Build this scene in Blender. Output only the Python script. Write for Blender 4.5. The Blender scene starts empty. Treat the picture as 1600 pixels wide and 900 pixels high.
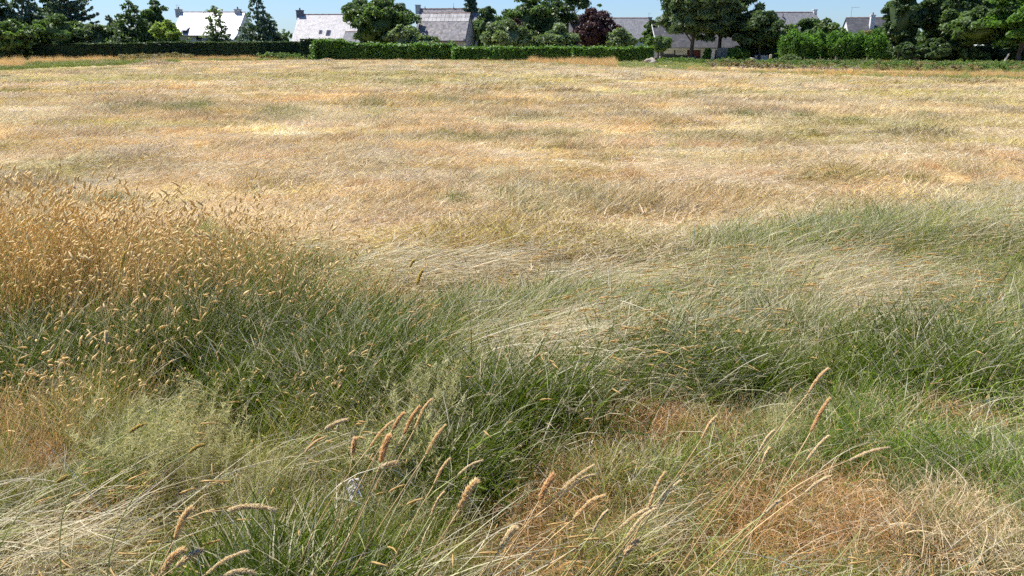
import bpy, math, random
import numpy as np
from mathutils import Vector, Matrix

random.seed(7)
RNG = np.random.default_rng(7)
R = math.radians
scene = bpy.context.scene
COL = scene.collection

# ------------------------------------------------------------------ camera
EYE = 1.65
FPX = 1209.0            # focal length in photograph pixels (1600 wide)
PITCH = R(17.4)
cam_d = bpy.data.cameras.new('camera')
cam_d.sensor_width = 36.0
cam_d.lens = 36.0 * FPX / 1600.0
cam_d.clip_start = 0.05
cam_d.clip_end = 3000
cam = bpy.data.objects.new('camera', cam_d)
cam.location = (0, 0, EYE)
cam.rotation_euler = (R(90) - PITCH, 0, 0)
COL.objects.link(cam)
scene.camera = cam

# ------------------------------------------------------------------ light
SUN_EL = R(60)
SUN_AZ = R(-58)         # measured from +Y (view direction) towards -X (left)
sun_dir = Vector((math.sin(SUN_AZ) * math.cos(SUN_EL), math.cos(SUN_AZ) * math.cos(SUN_EL), math.sin(SUN_EL)))
sd = bpy.data.lights.new('sun', 'SUN')
sd.energy = 4.8
sd.angle = R(0.5)
sd.color = (1.0, 0.955, 0.88)
sun = bpy.data.objects.new('sun', sd)
sun.rotation_euler = sun_dir.to_track_quat('Z', 'Y').to_euler()
sun.location = (-30, 30, 60)
COL.objects.link(sun)

world = bpy.data.worlds.new('World')
scene.world = world
world.use_nodes = True
wn = world.node_tree.nodes
wl = world.node_tree.links
bg = wn['Background']
sky = wn.new('ShaderNodeTexSky')
sky.sky_type = 'NISHITA'
sky.sun_disc = False
sky.sun_elevation = SUN_EL
sky.sun_rotation = SUN_AZ
sky.air_density = 1.0
sky.dust_density = 0.3
sky.ozone_density = 2.0
hsv = wn.new('ShaderNodeMix')
hsv.data_type = 'RGBA'
hsv.blend_type = 'MULTIPLY'
hsv.inputs[0].default_value = 1.0
hsv.inputs[7].default_value = (0.58, 0.76, 1.10, 1)
wl.new(sky.outputs[0], hsv.inputs[6])
wl.new(hsv.outputs[2], bg.inputs['Color'])
bg.inputs['Strength'].default_value = 0.08

scene.view_settings.view_transform = 'Standard'
scene.view_settings.look = 'None'
scene.view_settings.exposure = 0.82
scene.view_settings.gamma = 1.0
scene.render.engine = 'CYCLES'
scene.cycles.max_bounces = 6
scene.cycles.transmission_bounces = 4
scene.cycles.diffuse_bounces = 4
scene.cycles.glossy_bounces = 2
scene.cycles.use_denoising = False
scene.cycles.use_adaptive_sampling = True
scene.cycles.adaptive_threshold = 0.03
scene.cycles.adaptive_min_samples = 16
scene.cycles.debug_use_spatial_splits = True
scene.cycles.caustics_reflective = False
scene.cycles.caustics_refractive = False

# ------------------------------------------------------------------ helpers
CP, SP = math.cos(PITCH), math.sin(PITCH)

def at(px, py, Y):
    """the world point on the line of sight of photo pixel (px,py) at forward distance Y"""
    a = (px - 800.0) / FPX
    b = (450.0 - py) / FPX
    d = Vector((a, CP + b * SP, -SP + b * CP))
    t = Y / d.y
    return Vector((d.x * t, Y, EYE + d.z * t))

def on_plane(px, py, z=0.0):
    a = (px - 800.0) / FPX
    b = (450.0 - py) / FPX
    d = Vector((a, CP + b * SP, -SP + b * CP))
    t = (z - EYE) / d.z
    return Vector((d.x * t, d.y * t, z))

def pix(X, Y, Z=0.0):
    dz = Z - EYE
    f = Y * CP - dz * SP
    u = Y * SP + dz * CP
    return 800.0 + FPX * X / f, 450.0 - FPX * u / f

_tab = np.random.default_rng(99).random((4, 256, 256))
def vn(x, y, k=0):
    x = np.asarray(x, float); y = np.asarray(y, float)
    xi = np.floor(x).astype(int); yi = np.floor(y).astype(int)
    fx = x - xi; fy = y - yi
    fx = fx * fx * (3 - 2 * fx); fy = fy * fy * (3 - 2 * fy)
    T = _tab[k % 4]
    o = 37 * k
    g = lambda i, j: T[(i + o) & 255, (j + 2 * o) & 255]
    return (g(xi, yi) * (1 - fx) + g(xi + 1, yi) * fx) * (1 - fy) + (g(xi, yi + 1) * (1 - fx) + g(xi + 1, yi + 1) * fx) * fy
def fbm(x, y, k=0, o=3):
    s = 0; a = 1; t = 0
    for i in range(o):
        s = s + a * vn(x * 2 ** i, y * 2 ** i, k + i); t += a; a *= 0.5
    return s / t

def ground_z(X, Y):
    X = np.asarray(X, float); Y = np.asarray(Y, float)
    near = np.clip((14 - Y) / 8, 0, 1)
    z = (fbm(X * 0.45, Y * 0.45, 1) - 0.5) * 0.22 * near
    z = z + (fbm(X * 0.35 + 13, Y * 1.6, 3, 3) - 0.5) * 0.20 * np.clip((Y - 6.5) / 3, 0, 1) * np.clip((70 - Y) / 40, 0, 1)
    z = z + (fbm(X * 0.06, Y * 0.06, 2) - 0.5) * 0.35 * np.clip((Y - 8) / 30, 0, 1)
    # low bank where the lodged grass lies along the edge of the mown field
    yb = 6.0 + 0.10 * X
    z = z + 0.16 * np.exp(-((Y - yb) / 0.55) ** 2) * np.clip((X + 1.6) / 1.0, 0, 1)
    return z

def np_mesh(name, verts, faces, mat=None, attrs=None, smooth=False):
    """faces: int array (n,3) or (n,4), or a list of such arrays"""
    if not isinstance(faces, list):
        faces = [faces]
    faces = [np.asarray(f, dtype=np.int32) for f in faces if len(f)]
    me = bpy.data.meshes.new(name)
    verts = np.asarray(verts, dtype=np.float32)
    me.vertices.add(len(verts))
    me.vertices.foreach_set('co', verts.ravel())
    nl = sum(f.size for f in faces)
    nf = sum(len(f) for f in faces)
    me.loops.add(nl)
    me.loops.foreach_set('vertex_index', np.concatenate([f.ravel() for f in faces]))
    me.polygons.add(nf)
    st = []; s = 0
    for f in faces:
        k = f.shape[1]
        st.append(s + np.arange(len(f)) * k); s += f.size
    me.polygons.foreach_set('loop_start', np.concatenate(st).astype(np.int32))
    if attrs:
        for an, av in attrs.items():
            at_ = me.attributes.new(an, 'FLOAT_COLOR', 'POINT')
            at_.data.foreach_set('color', np.asarray(av, dtype=np.float32).ravel())
    me.update(calc_edges=True)
    if smooth:
        me.polygons.foreach_set('use_smooth', np.ones(nf, dtype=bool))
    if mat:
        me.materials.append(mat)
    return me

def link(name, me, parent=None):
    o = bpy.data.objects.new(name, me)
    COL.objects.link(o)
    if parent is not None:
        o.parent = parent
    return o

def tag(o, label=None, cat=None, group=None, kind=None):
    if label: o['label'] = label
    if cat: o['category'] = cat
    if group: o['group'] = group
    if kind: o['kind'] = kind
    return o

def thing(name, loc, label, cat, group=None, rz=0.0):
    o = bpy.data.objects.new(name, None)
    o.empty_display_size = 0.2
    o.location = loc
    o.rotation_euler = (0, 0, rz)
    COL.objects.link(o)
    return tag(o, label, cat, group)

class MB:
    """collects solid shapes, builds them as one mesh object"""
    def __init__(s): s.v = []; s.f = []
    def add(s, vs, fs):
        n = len(s.v); s.v += [tuple(p) for p in vs]; s.f += [tuple(i + n for i in f) for f in fs]
    def box(s, x0, x1, y0, y1, z0, z1):
        s.add([(x0,y0,z0),(x1,y0,z0),(x1,y1,z0),(x0,y1,z0),(x0,y0,z1),(x1,y0,z1),(x1,y1,z1),(x0,y1,z1)],
              [(0,3,2,1),(4,5,6,7),(0,1,5,4),(1,2,6,5),(2,3,7,6),(3,0,4,7)])
    def slab(s, quad, th):
        q = [Vector(p) for p in quad]
        n = (q[1]-q[0]).cross(q[3]-q[0]).normalized() * th
        s.add([*q, *[p - n for p in q]], [(0,1,2,3),(7,6,5,4),(0,4,5,1),(1,5,6,2),(2,6,7,3),(3,7,4,0)])
    def tube(s, pts, rads, n=8, cap=True):
        rings = []
        pts = [Vector(p) for p in pts]
        for i, p in enumerate(pts):
            d = (pts[min(i+1, len(pts)-1)] - pts[max(i-1, 0)])
            d = d.normalized() if d.length > 1e-9 else Vector((0,0,1))
            a = d.orthogonal().normalized() if abs(d.z) < 0.9 else Vector((1,0,0))
            a = (a - d * a.dot(d)).normalized(); b = d.cross(a)
            rings.append([p + (a*math.cos(2*math.pi*k/n) + b*math.sin(2*math.pi*k/n)) * rads[i] for k in range(n)])
        vs = [q for r in rings for q in r]
        fs = []
        for i in range(len(pts)-1):
            for k in range(n):
                fs.append((i*n+k, i*n+(k+1)%n, (i+1)*n+(k+1)%n, (i+1)*n+k))
        if cap:
            fs.append(tuple(range(n))[::-1]); fs.append(tuple((len(pts)-1)*n+k for k in range(n)))
        s.add(vs, fs)
    def build(s, name, mat, parent=None, smooth=False):
        me = bpy.data.meshes.new(name)
        me.from_pydata(s.v, [], s.f)
        me.update()
        if smooth:
            me.polygons.foreach_set('use_smooth', [True]*len(me.polygons))
        me.materials.append(mat)
        return link(name, me, parent)

# ------------------------------------------------------------------ materials
def new_mat(name):
    m = bpy.data.materials.new(name); m.use_nodes = True
    nt = m.node_tree
    for n in list(nt.nodes):
        nt.nodes.remove(n)
    return m, nt, nt.nodes, nt.links

def simple(name, col, rough=0.8, noise=0.15, scale=2.0, spec=0.3, bump=0.0, stretch=(1,1,1)):
    m, nt, N, L = new_mat(name)
    out = N.new('ShaderNodeOutputMaterial'); p = N.new('ShaderNodeBsdfPrincipled')
    L.new(p.outputs[0], out.inputs[0])
    p.inputs['Roughness'].default_value = rough
    p.inputs['Specular IOR Level'].default_value = spec
    tc = N.new('ShaderNodeTexCoord'); mp = N.new('ShaderNodeMapping')
    mp.inputs['Scale'].default_value = stretch
    L.new(tc.outputs['Object'], mp.inputs[0])
    no = N.new('ShaderNodeTexNoise'); no.inputs['Scale'].default_value = scale; no.inputs['Detail'].default_value = 6
    no.inputs['Roughness'].default_value = 0.7
    L.new(mp.outputs[0], no.inputs[0])
    cr = N.new('ShaderNodeValToRGB')
    cr.color_ramp.elements[0].position = 0.3; cr.color_ramp.elements[1].position = 0.7
    cr.color_ramp.elements[0].color = (*[c*(1-noise) for c in col], 1)
    cr.color_ramp.elements[1].color = (*[min(1, c*(1+noise)) for c in col], 1)
    L.new(no.outputs[0], cr.inputs[0]); L.new(cr.outputs[0], p.inputs['Base Color'])
    if bump:
        b = N.new('ShaderNodeBump'); b.inputs['Strength'].default_value = bump; b.inputs['Distance'].default_value = 0.02
        L.new(no.outputs[0], b.inputs['Height']); L.new(b.outputs[0], p.inputs['Normal'])
    return m

def slate(name, col, rough, spec, contrast, lichen=(0.5,0.45,0.4), lich_amt=0.2, row=5.0):
    m, nt, N, L = new_mat(name)
    out = N.new('ShaderNodeOutputMaterial'); p = N.new('ShaderNodeBsdfPrincipled')
    L.new(p.outputs[0], out.inputs[0])
    p.inputs['Roughness'].default_value = rough
    p.inputs['Specular IOR Level'].default_value = spec
    tc = N.new('ShaderNodeTexCoord')
    br = N.new('ShaderNodeTexBrick')
    br.inputs['Scale'].default_value = row
    br.inputs['Mortar Size'].default_value = 0.012
    br.inputs['Color1'].default_value = (*[c*(1-contrast) for c in col], 1)
    br.inputs['Color2'].default_value = (*[min(1, c*(1+contrast)) for c in col], 1)
    br.inputs['Mortar'].default_value = (*[c*0.5 for c in col], 1)
    br.inputs['Brick Width'].default_value = 0.9; br.inputs['Row Height'].default_value = 0.8
    mp = N.new('ShaderNodeMapping'); sx = N.new('ShaderNodeSeparateXYZ'); cx = N.new('ShaderNodeCombineXYZ')
    L.new(tc.outputs['Object'], sx.inputs[0]); L.new(sx.outputs[0], cx.inputs[0]); L.new(sx.outputs[2], cx.inputs[1])
    L.new(cx.outputs[0], br.inputs['Vector'])
    no = N.new('ShaderNodeTexNoise'); no.inputs['Scale'].default_value = 1.3; no.inputs['Detail'].default_value = 8; no.inputs['Roughness'].default_value = 0.75
    L.new(tc.outputs['Object'], no.inputs[0])
    cr = N.new('ShaderNodeValToRGB'); cr.color_ramp.elements[0].position = 0.5; cr.color_ramp.elements[1].position = 0.68
    L.new(no.outputs[0], cr.inputs[0])
    mt = N.new('ShaderNodeMath'); mt.operation = 'MULTIPLY'; mt.inputs[1].default_value = lich_amt
    L.new(cr.outputs[0], mt.inputs[0])
    mx = N.new('ShaderNodeMix'); mx.data_type = 'RGBA'
    L.new(mt.outputs[0], mx.inputs[0]); L.new(br.outputs[0], mx.inputs[6]); mx.inputs[7].default_value = (*lichen, 1)
    L.new(mx.outputs[2], p.inputs['Base Color'])
    bp = N.new('ShaderNodeBump'); bp.inputs['Strength'].default_value = 0.3; bp.inputs['Distance'].default_value = 0.01
    L.new(br.outputs['Fac'], bp.inputs['Height']); L.new(bp.outputs[0], p.inputs['Normal'])
    return m

def leaf_mat(name, col, var=0.5, transl=0.35, gloss=0.35, rough=0.5, hue=0.0):
    """foliage: colour per leaf from attribute 'lf' (r: random, g: clump random)"""
    m, nt, N, L = new_mat(name)
    out = N.new('ShaderNodeOutputMaterial'); p = N.new('ShaderNodeBsdfPrincipled'); t = N.new('ShaderNodeBsdfTranslucent')
    mixs = N.new('ShaderNodeMixShader'); mixs.inputs[0].default_value = transl
    a = N.new('ShaderNodeAttribute'); a.attribute_name = 'lf'
    s = N.new('ShaderNodeSeparateColor'); L.new(a.outputs['Color'], s.inputs[0])
    ad = N.new('ShaderNodeMath'); ad.operation = 'ADD'; L.new(s.outputs[0], ad.inputs[0]); L.new(s.outputs[1], ad.inputs[1])
    hf = N.new('ShaderNodeMath'); hf.operation = 'MULTIPLY'; hf.inputs[1].default_value = 0.5; L.new(ad.outputs[0], hf.inputs[0])
    cr = N.new('ShaderNodeValToRGB')
    cr.color_ramp.elements[0].color = (*[c*(1-var) for c in col], 1)
    cr.color_ramp.elements[1].color = (min(1, col[0]*(1+var+hue)), min(1, col[1]*(1+var)), col[2]*(1+var*0.6), 1)
    L.new(hf.outputs[0], cr.inputs[0])
    L.new(cr.outputs[0], p.inputs['Base Color'])
    tm = N.new('ShaderNodeMix'); tm.data_type = 'RGBA'; tm.blend_type = 'MULTIPLY'; tm.inputs[0].default_value = 1
    L.new(cr.outputs[0], tm.inputs[6]); tm.inputs[7].default_value = (1.3, 1.5, 0.7, 1)
    L.new(tm.outputs[2], t.inputs[0])
    p.inputs['Roughness'].default_value = rough; p.inputs['Specular IOR Level'].default_value = gloss
    L.new(p.outputs[0], mixs.inputs[1]); L.new(t.outputs[0], mixs.inputs[2]); L.new(mixs.outputs[0], out.inputs[0])
    return m

def grass_mat(name, straw_a, straw_b, transl=0.35, tipdry=0.3, head=(0.62, 0.42, 0.16), gloss=0.18):
    """blade colour: 'tint' per tuft; share 'dry' of the blades is straw; attribute 'bl' = (t along blade, random, is seed head)"""
    m, nt, N, L = new_mat(name)
    out = N.new('ShaderNodeOutputMaterial'); p = N.new('ShaderNodeBsdfPrincipled'); tr = N.new('ShaderNodeBsdfTranslucent')
    mixs = N.new('ShaderNodeMixShader'); mixs.inputs[0].default_value = transl
    ti = N.new('ShaderNodeAttribute'); ti.attribute_type = 'INSTANCER'; ti.attribute_name = 'tint'
    dr = N.new('ShaderNodeAttribute'); dr.attribute_type = 'INSTANCER'; dr.attribute_name = 'dry'
    bl = N.new('ShaderNodeAttribute'); bl.attribute_name = 'bl'
    s = N.new('ShaderNodeSeparateColor'); L.new(bl.outputs['Color'], s.inputs[0])
    # random value scrambled per blade
    fr = N.new('ShaderNodeMath'); fr.operation = 'MULTIPLY'; fr.inputs[1].default_value = 17.31; L.new(s.outputs[1], fr.inputs[0])
    fr2 = N.new('ShaderNodeMath'); fr2.operation = 'FRACT'; L.new(fr.outputs[0], fr2.inputs[0])
    st = N.new('ShaderNodeMix'); st.data_type = 'RGBA'; st.inputs[6].default_value = (*straw_a, 1); st.inputs[7].default_value = (*straw_b, 1)
    L.new(fr2.outputs[0], st.inputs[0])
    # dryness: fraction + tip
    tp = N.new('ShaderNodeMath'); tp.operation = 'POWER'; tp.inputs[1].default_value = 2.5; L.new(s.outputs[0], tp.inputs[0])
    tp2 = N.new('ShaderNodeMath'); tp2.operation = 'MULTIPLY'; tp2.inputs[1].default_value = tipdry; L.new(tp.outputs[0], tp2.inputs[0])
    ad = N.new('ShaderNodeMath'); ad.operation = 'ADD'; L.new(dr.outputs['Fac'], ad.inputs[0]); L.new(tp2.outputs[0], ad.inputs[1])
    df = N.new('ShaderNodeMath'); df.operation = 'SUBTRACT'; L.new(ad.outputs[0], df.inputs[0]); L.new(s.outputs[1], df.inputs[1])
    dm = N.new('ShaderNodeMath'); dm.operation = 'MULTIPLY_ADD'; dm.inputs[1].default_value = 5; dm.inputs[2].default_value = 0.5; dm.use_clamp = True
    L.new(df.outputs[0], dm.inputs[0])
    # brightness wobble of the tint
    br = N.new('ShaderNodeMath'); br.operation = 'MULTIPLY_ADD'; br.inputs[1].default_value = 0.8; br.inputs[2].default_value = 0.6; L.new(fr2.outputs[0], br.inputs[0])
    tv = N.new('ShaderNodeVectorMath'); tv.operation = 'SCALE'; L.new(ti.outputs['Color'], tv.inputs[0]); L.new(br.outputs[0], tv.inputs['Scale'])
    m1 = N.new('ShaderNodeMix'); m1.data_type = 'RGBA'; L.new(dm.outputs[0], m1.inputs[0]); L.new(tv.outputs[0], m1.inputs[6]); L.new(st.outputs[2], m1.inputs[7])
    m2 = N.new('ShaderNodeMix'); m2.data_type = 'RGBA'; L.new(s.outputs[2], m2.inputs[0]); L.new(m1.outputs[2], m2.inputs[6]); m2.inputs[7].default_value = (*head, 1)
    L.new(m2.outputs[2], p.inputs['Base Color']); L.new(m2.outputs[2], tr.inputs[0])
    p.inputs['Roughness'].default_value = 0.42; p.inputs['Specular IOR Level'].default_value = gloss
    L.new(p.outputs[0], mixs.inputs[1]); L.new(tr.outputs[0], mixs.inputs[2]); L.new(mixs.outputs[0], out.inputs[0])
    return m

M_GRASS = grass_mat('grass_blades', (0.62, 0.50, 0.28), (0.80, 0.74, 0.56))
M_STRAW = grass_mat('dry_grass_blades', (0.56, 0.38, 0.18), (0.84, 0.74, 0.52), transl=0.3)
M_FUZZ = grass_mat('fine_dry_grass', (0.66, 0.46, 0.24), (0.82, 0.68, 0.46), transl=0.3, tipdry=0.15, gloss=0.2)
M_TALL = grass_mat('seeding_grass', (0.72, 0.41, 0.13), (0.84, 0.64, 0.32), tipdry=0.85, head=(0.86, 0.66, 0.32))
M_FLUFF = grass_mat('panicle_grass', (0.56, 0.50, 0.24), (0.72, 0.66, 0.38), tipdry=0.5, head=(0.56, 0.52, 0.24))

# ------------------------------------------------------------------ layout of the near verge (kinds of grass)
STRAW_PALE = np.array((0.76, 0.61, 0.35)); GOLD = np.array((0.68, 0.48, 0.19)); ORANGE = np.array((0.64, 0.39, 0.18))
GREEN = np.array((0.155, 0.222, 0.018)); OLIVE = np.array((0.34, 0.32, 0.07)); GREY = np.array((0.28, 0.305, 0.095)); WHITE = np.array((0.82, 0.74, 0.56))
LUSH = np.array((0.175, 0.30, 0.020)); PINK = np.array((0.42, 0.26, 0.16))
KINDS = ['green', 'lodged', 'fuzz', 'straw', 'fluff', 'field']
# (px, py, rx, ry, kind, weight)
PATCH = [
    (1000, 655, 150, 42, 'fuzz', 1.5), (905, 660, 60, 25, 'fuzz', 1.0), (1090, 680, 60, 30, 'fuzz', 1.2),
    (1290, 800, 200, 65, 'fuzz', 1.5), (1520, 860, 110, 45, 'straw', 1.3), (1440, 735, 60, 18, 'straw', 1.0), (1400, 800, 120, 50, 'fuzz', 1.2),
    (1570, 810, 50, 25, 'straw', 0.9), (1230, 635, 30, 14, 'fuzz', 1.0),
    (800, 830, 90, 55, 'fuzz', 0.9), (900, 880, 120, 30, 'fuzz', 0.8), (830, 790, 60, 25, 'fuzz', 0.6),
    (40, 805, 90, 18, 'lodged', 1.1), (60, 700, 70, 40, 'fuzz', 0.9), (190, 612, 60, 22, 'fuzz', 1.2),
    (15, 590, 70, 40, 'fuzz', 1.3), (330, 770, 150, 35, 'straw', 1.05), (60, 870, 130, 25, 'straw', .8),
    (320, 640, 110, 40, 'fluff', 1.0), (590, 600, 70, 25, 'fluff', 0.8), (450, 620, 60, 30, 'fluff', 0.6),
    (480, 740, 90, 35, 'straw', 0.75), (380, 520, 60, 20, 'fluff', 0.7),
    (900, 500, 170, 28, 'lodged', 1.5), (660, 425, 120, 14, 'lodged', 1.6), (860, 420, 160, 14, 'lodged', 1.2),
    (1200, 385, 200, 30, 'lodged', 0.9), (1340, 430, 120, 40, 'lodged', 1.3), (1500, 350, 160, 40, 'lodged', 0.8),
    (1050, 430, 200, 18, 'lodged', 0.8), (930, 470, 120, 16, 'fuzz', 0.6), (700, 470, 60, 25, 'fuzz', 0.6),
    (620, 470, 80, 35, 'fuzz', 0.9), (1150, 360, 60, 20, 'green', 1.0), (1400, 330, 90, 25, 'green', 1.0),
    (1230, 620, 30, 15, 'straw', 0.8),
]
# colour accents of the green sward (px, py, rx, ry, colour, weight)
TINTS = [
    (1420, 560, 260, 60, LUSH, 0.9), (1470, 630, 200, 60, LUSH, 1.0), (1050, 560, 160, 50, GREEN, 0.8), (950, 590, 150, 40, LUSH, 0.6),
    (740, 440, 130, 25, LUSH, 0.5), (90, 660, 110, 40, LUSH, 0.8), (600, 540, 120, 60, GREEN, 0.9), (350, 500, 300, 70, GREEN, 0.9),
    (130, 480, 180, 60, GREEN * 0.8, 1.0), (760, 560, 90, 50, OLIVE, 0.7), (1100, 600, 200, 60, GREY, 0.4), (1300, 500, 180, 30, OLIVE, 0.5),
    (420, 850, 120, 60, GREEN, 0.8), (600, 880, 150, 40, GREEN, 0.6), (420, 760, 180, 50, OLIVE * 1.2, 0.7), (1000, 760, 120, 50, GREY, 0.5),
    (720, 680, 90, 50, GREEN, 0.7), (1300, 880, 150, 25, GREEN, 0.6), (1400, 690, 160, 30, LUSH, 0.6),
    (300, 640, 160, 60, OLIVE * 1.1, 0.7), (1200, 400, 100, 40, GREY, 0.6), (1420, 340, 160, 40, OLIVE, 0.7),
]
# colour accents of the mown field
FIELD_T = [
    (150, 310, 60, 10, OLIVE, 1.0), (300, 170, 32, 8, GREY, 1.3), (205, 172, 30, 6, GREY, 0.8), (440, 178, 40, 6, GREY * 1.3, 0.8),
    (575, 160, 25, 7, GREY, 0.8), (590, 172, 22, 5, GREY, 0.8), (680, 155, 30, 8, OLIVE, 0.9), (530, 190, 60, 8, WHITE, 1.0),
    (60, 178, 90, 6, WHITE, 0.8), (640, 130, 25, 5, OLIVE, 0.7), (740, 215, 50, 6, GREY, 0.5), (820, 182, 60, 5, OLIVE, 0.5),
    (1162, 182, 12, 6, GREY * .7, 1.3), (1250, 182, 10, 5, GREY * .8, 1.2), (1330, 190, 30, 6, OLIVE, 0.8), (830, 183, 30, 4, GREY * .8, 0.9),
    (870, 212, 60, 6, GREY, 0.7), (900, 318, 110, 12, OLIVE, 0.6), (1160, 215, 40, 5, GREY, 0.5), (1060, 240, 60, 8, OLIVE, 0.5),
    (1320, 280, 70, 8, OLIVE, 0.35), (1180, 300, 80, 10, OLIVE, 0.6), (650, 368, 50, 14, ORANGE * 0.85, 1.6), (560, 385, 60, 12, GOLD, 0.8),
    (1560, 205, 80, 10, STRAW_PALE * .9, 0.8), (650, 235, 80, 6, ORANGE, 0.5), (330, 240, 120, 8, ORANGE, 0.4), (950, 270, 150, 8, ORANGE, 0.5),
    (430, 300, 80, 8, OLIVE, 0.5), (500, 250, 60, 6, OLIVE * 1.3, 0.4), (980, 360, 120, 14, ORANGE * 1.1, 0.6), (80, 260, 120, 8, OLIVE * 1.6, 0.5),
    (1080, 110, 180, 5, STRAW_PALE, 0.7), (250, 120, 150, 6, OLIVE * 1.4, 0.6), (500, 115, 120, 6, OLIVE * 1.5, 0.5), (1450, 150, 150, 10, OLIVE * 1.8, 0.6),
    (850, 350, 40, 14, OLIVE, 0.6), (780, 340, 160, 10, WHITE, 0.6), (250, 220, 200, 6, STRAW_PALE, 0.5), (1200, 250, 200, 8, STRAW_PALE, 0.5),
]

def gauss(u, v, px, py, rx, ry):
    return np.exp(-((u - px) / rx) ** 2 - ((v - py) / ry) ** 2)

def field_edge(u):
    """photo row where the mown field begins, per column (measured on the place's plan)"""
    return np.interp(u, [-400, 0, 300, 560, 650, 760, 1000, 1100, 1200, 1350, 1600, 2000],
                        [330, 335, 350, 405, 428, 428, 400, 378, 352, 322, 296, 285])

def field_colour(X, Y):
    u, v = pix(X, Y, 0.05)
    n1 = fbm(X * 0.22, Y * 0.16, 0, 4); n2 = fbm(X * 0.4 + 9, Y * 1.3 + 3, 1, 4); n3 = fbm(X * 0.7, Y * 2.8, 2, 4)
    n4 = fbm(X * 0.12 + 40, Y * 0.35, 3, 3)
    c = np.ones(np.shape(X) + (3,)) * STRAW_PALE
    w = lambda a, lo, hi: np.clip((a - lo) / (hi - lo), 0, 1)[..., None]
    c = c + (GOLD - c) * w(n1, 0.46, 0.54) * 0.75
    c = c + (ORANGE * 1.05 - c) * w(n2, 0.53, 0.60) * 0.5
    c = c + (WHITE - c) * w(n3, 0.54, 0.62) * 0.9
    c = c + (OLIVE * 1.35 - c) * w(n4, 0.54, 0.62) * 0.6
    rows = np.sin((X + 0.118 * Y) * 2 * np.pi / 3.4 + 2.2 * fbm(X * 0.1, Y * 0.08, 2))
    c = c * (1 + 0.13 * rows * np.clip((Y - 9) / 12, 0, 1))[..., None]
    n5 = fbm(X * 0.5 + 17, Y * 2.8, 0, 4)
    c = c * (0.52 + 0.90 * np.clip((n5 - .3) / .4, 0, 1))[..., None]  # streaky darkening puts small shadow marks into the field tint
    c = c + (OLIVE - c) * w(fbm(X * 0.7 + 70, Y * 1.6, 3, 3), 0.60, 0.75) * 0.6
    for (px, py, rx, ry, cc, wt) in FIELD_T:
        g = np.clip(gauss(u, v, px, py, rx, ry) * wt, 0, 1)[..., None]
        c = c + (cc - c) * g
    return np.clip(c * np.array((0.885, 0.895, 0.84)), 0, 1)

def sward_colour(X, Y):
    u, v = pix(X, Y, 0.18)
    n1 = fbm(X * 1.3, Y * 1.3, 0); n2 = fbm(X * 2.6 + 5, Y * 2.6, 1)
    c = np.ones(np.shape(X) + (3,)) * (GREEN * 0.55 + GREY * 0.45)
    w = lambda a, lo, hi: np.clip((a - lo) / (hi - lo), 0, 1)[..., None]
    c = c + (OLIVE - c) * w(n1, 0.45, 0.7) * 0.8
    c = c + (LUSH - c) * w(n2, 0.46, 0.66) * 0.75
    for (px, py, rx, ry, cc, wt) in TINTS:
        g = np.clip(gauss(u, v, px, py, rx, ry) * wt, 0, 1)[..., None]
        c = c + (cc - c) * g
    return c

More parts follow.
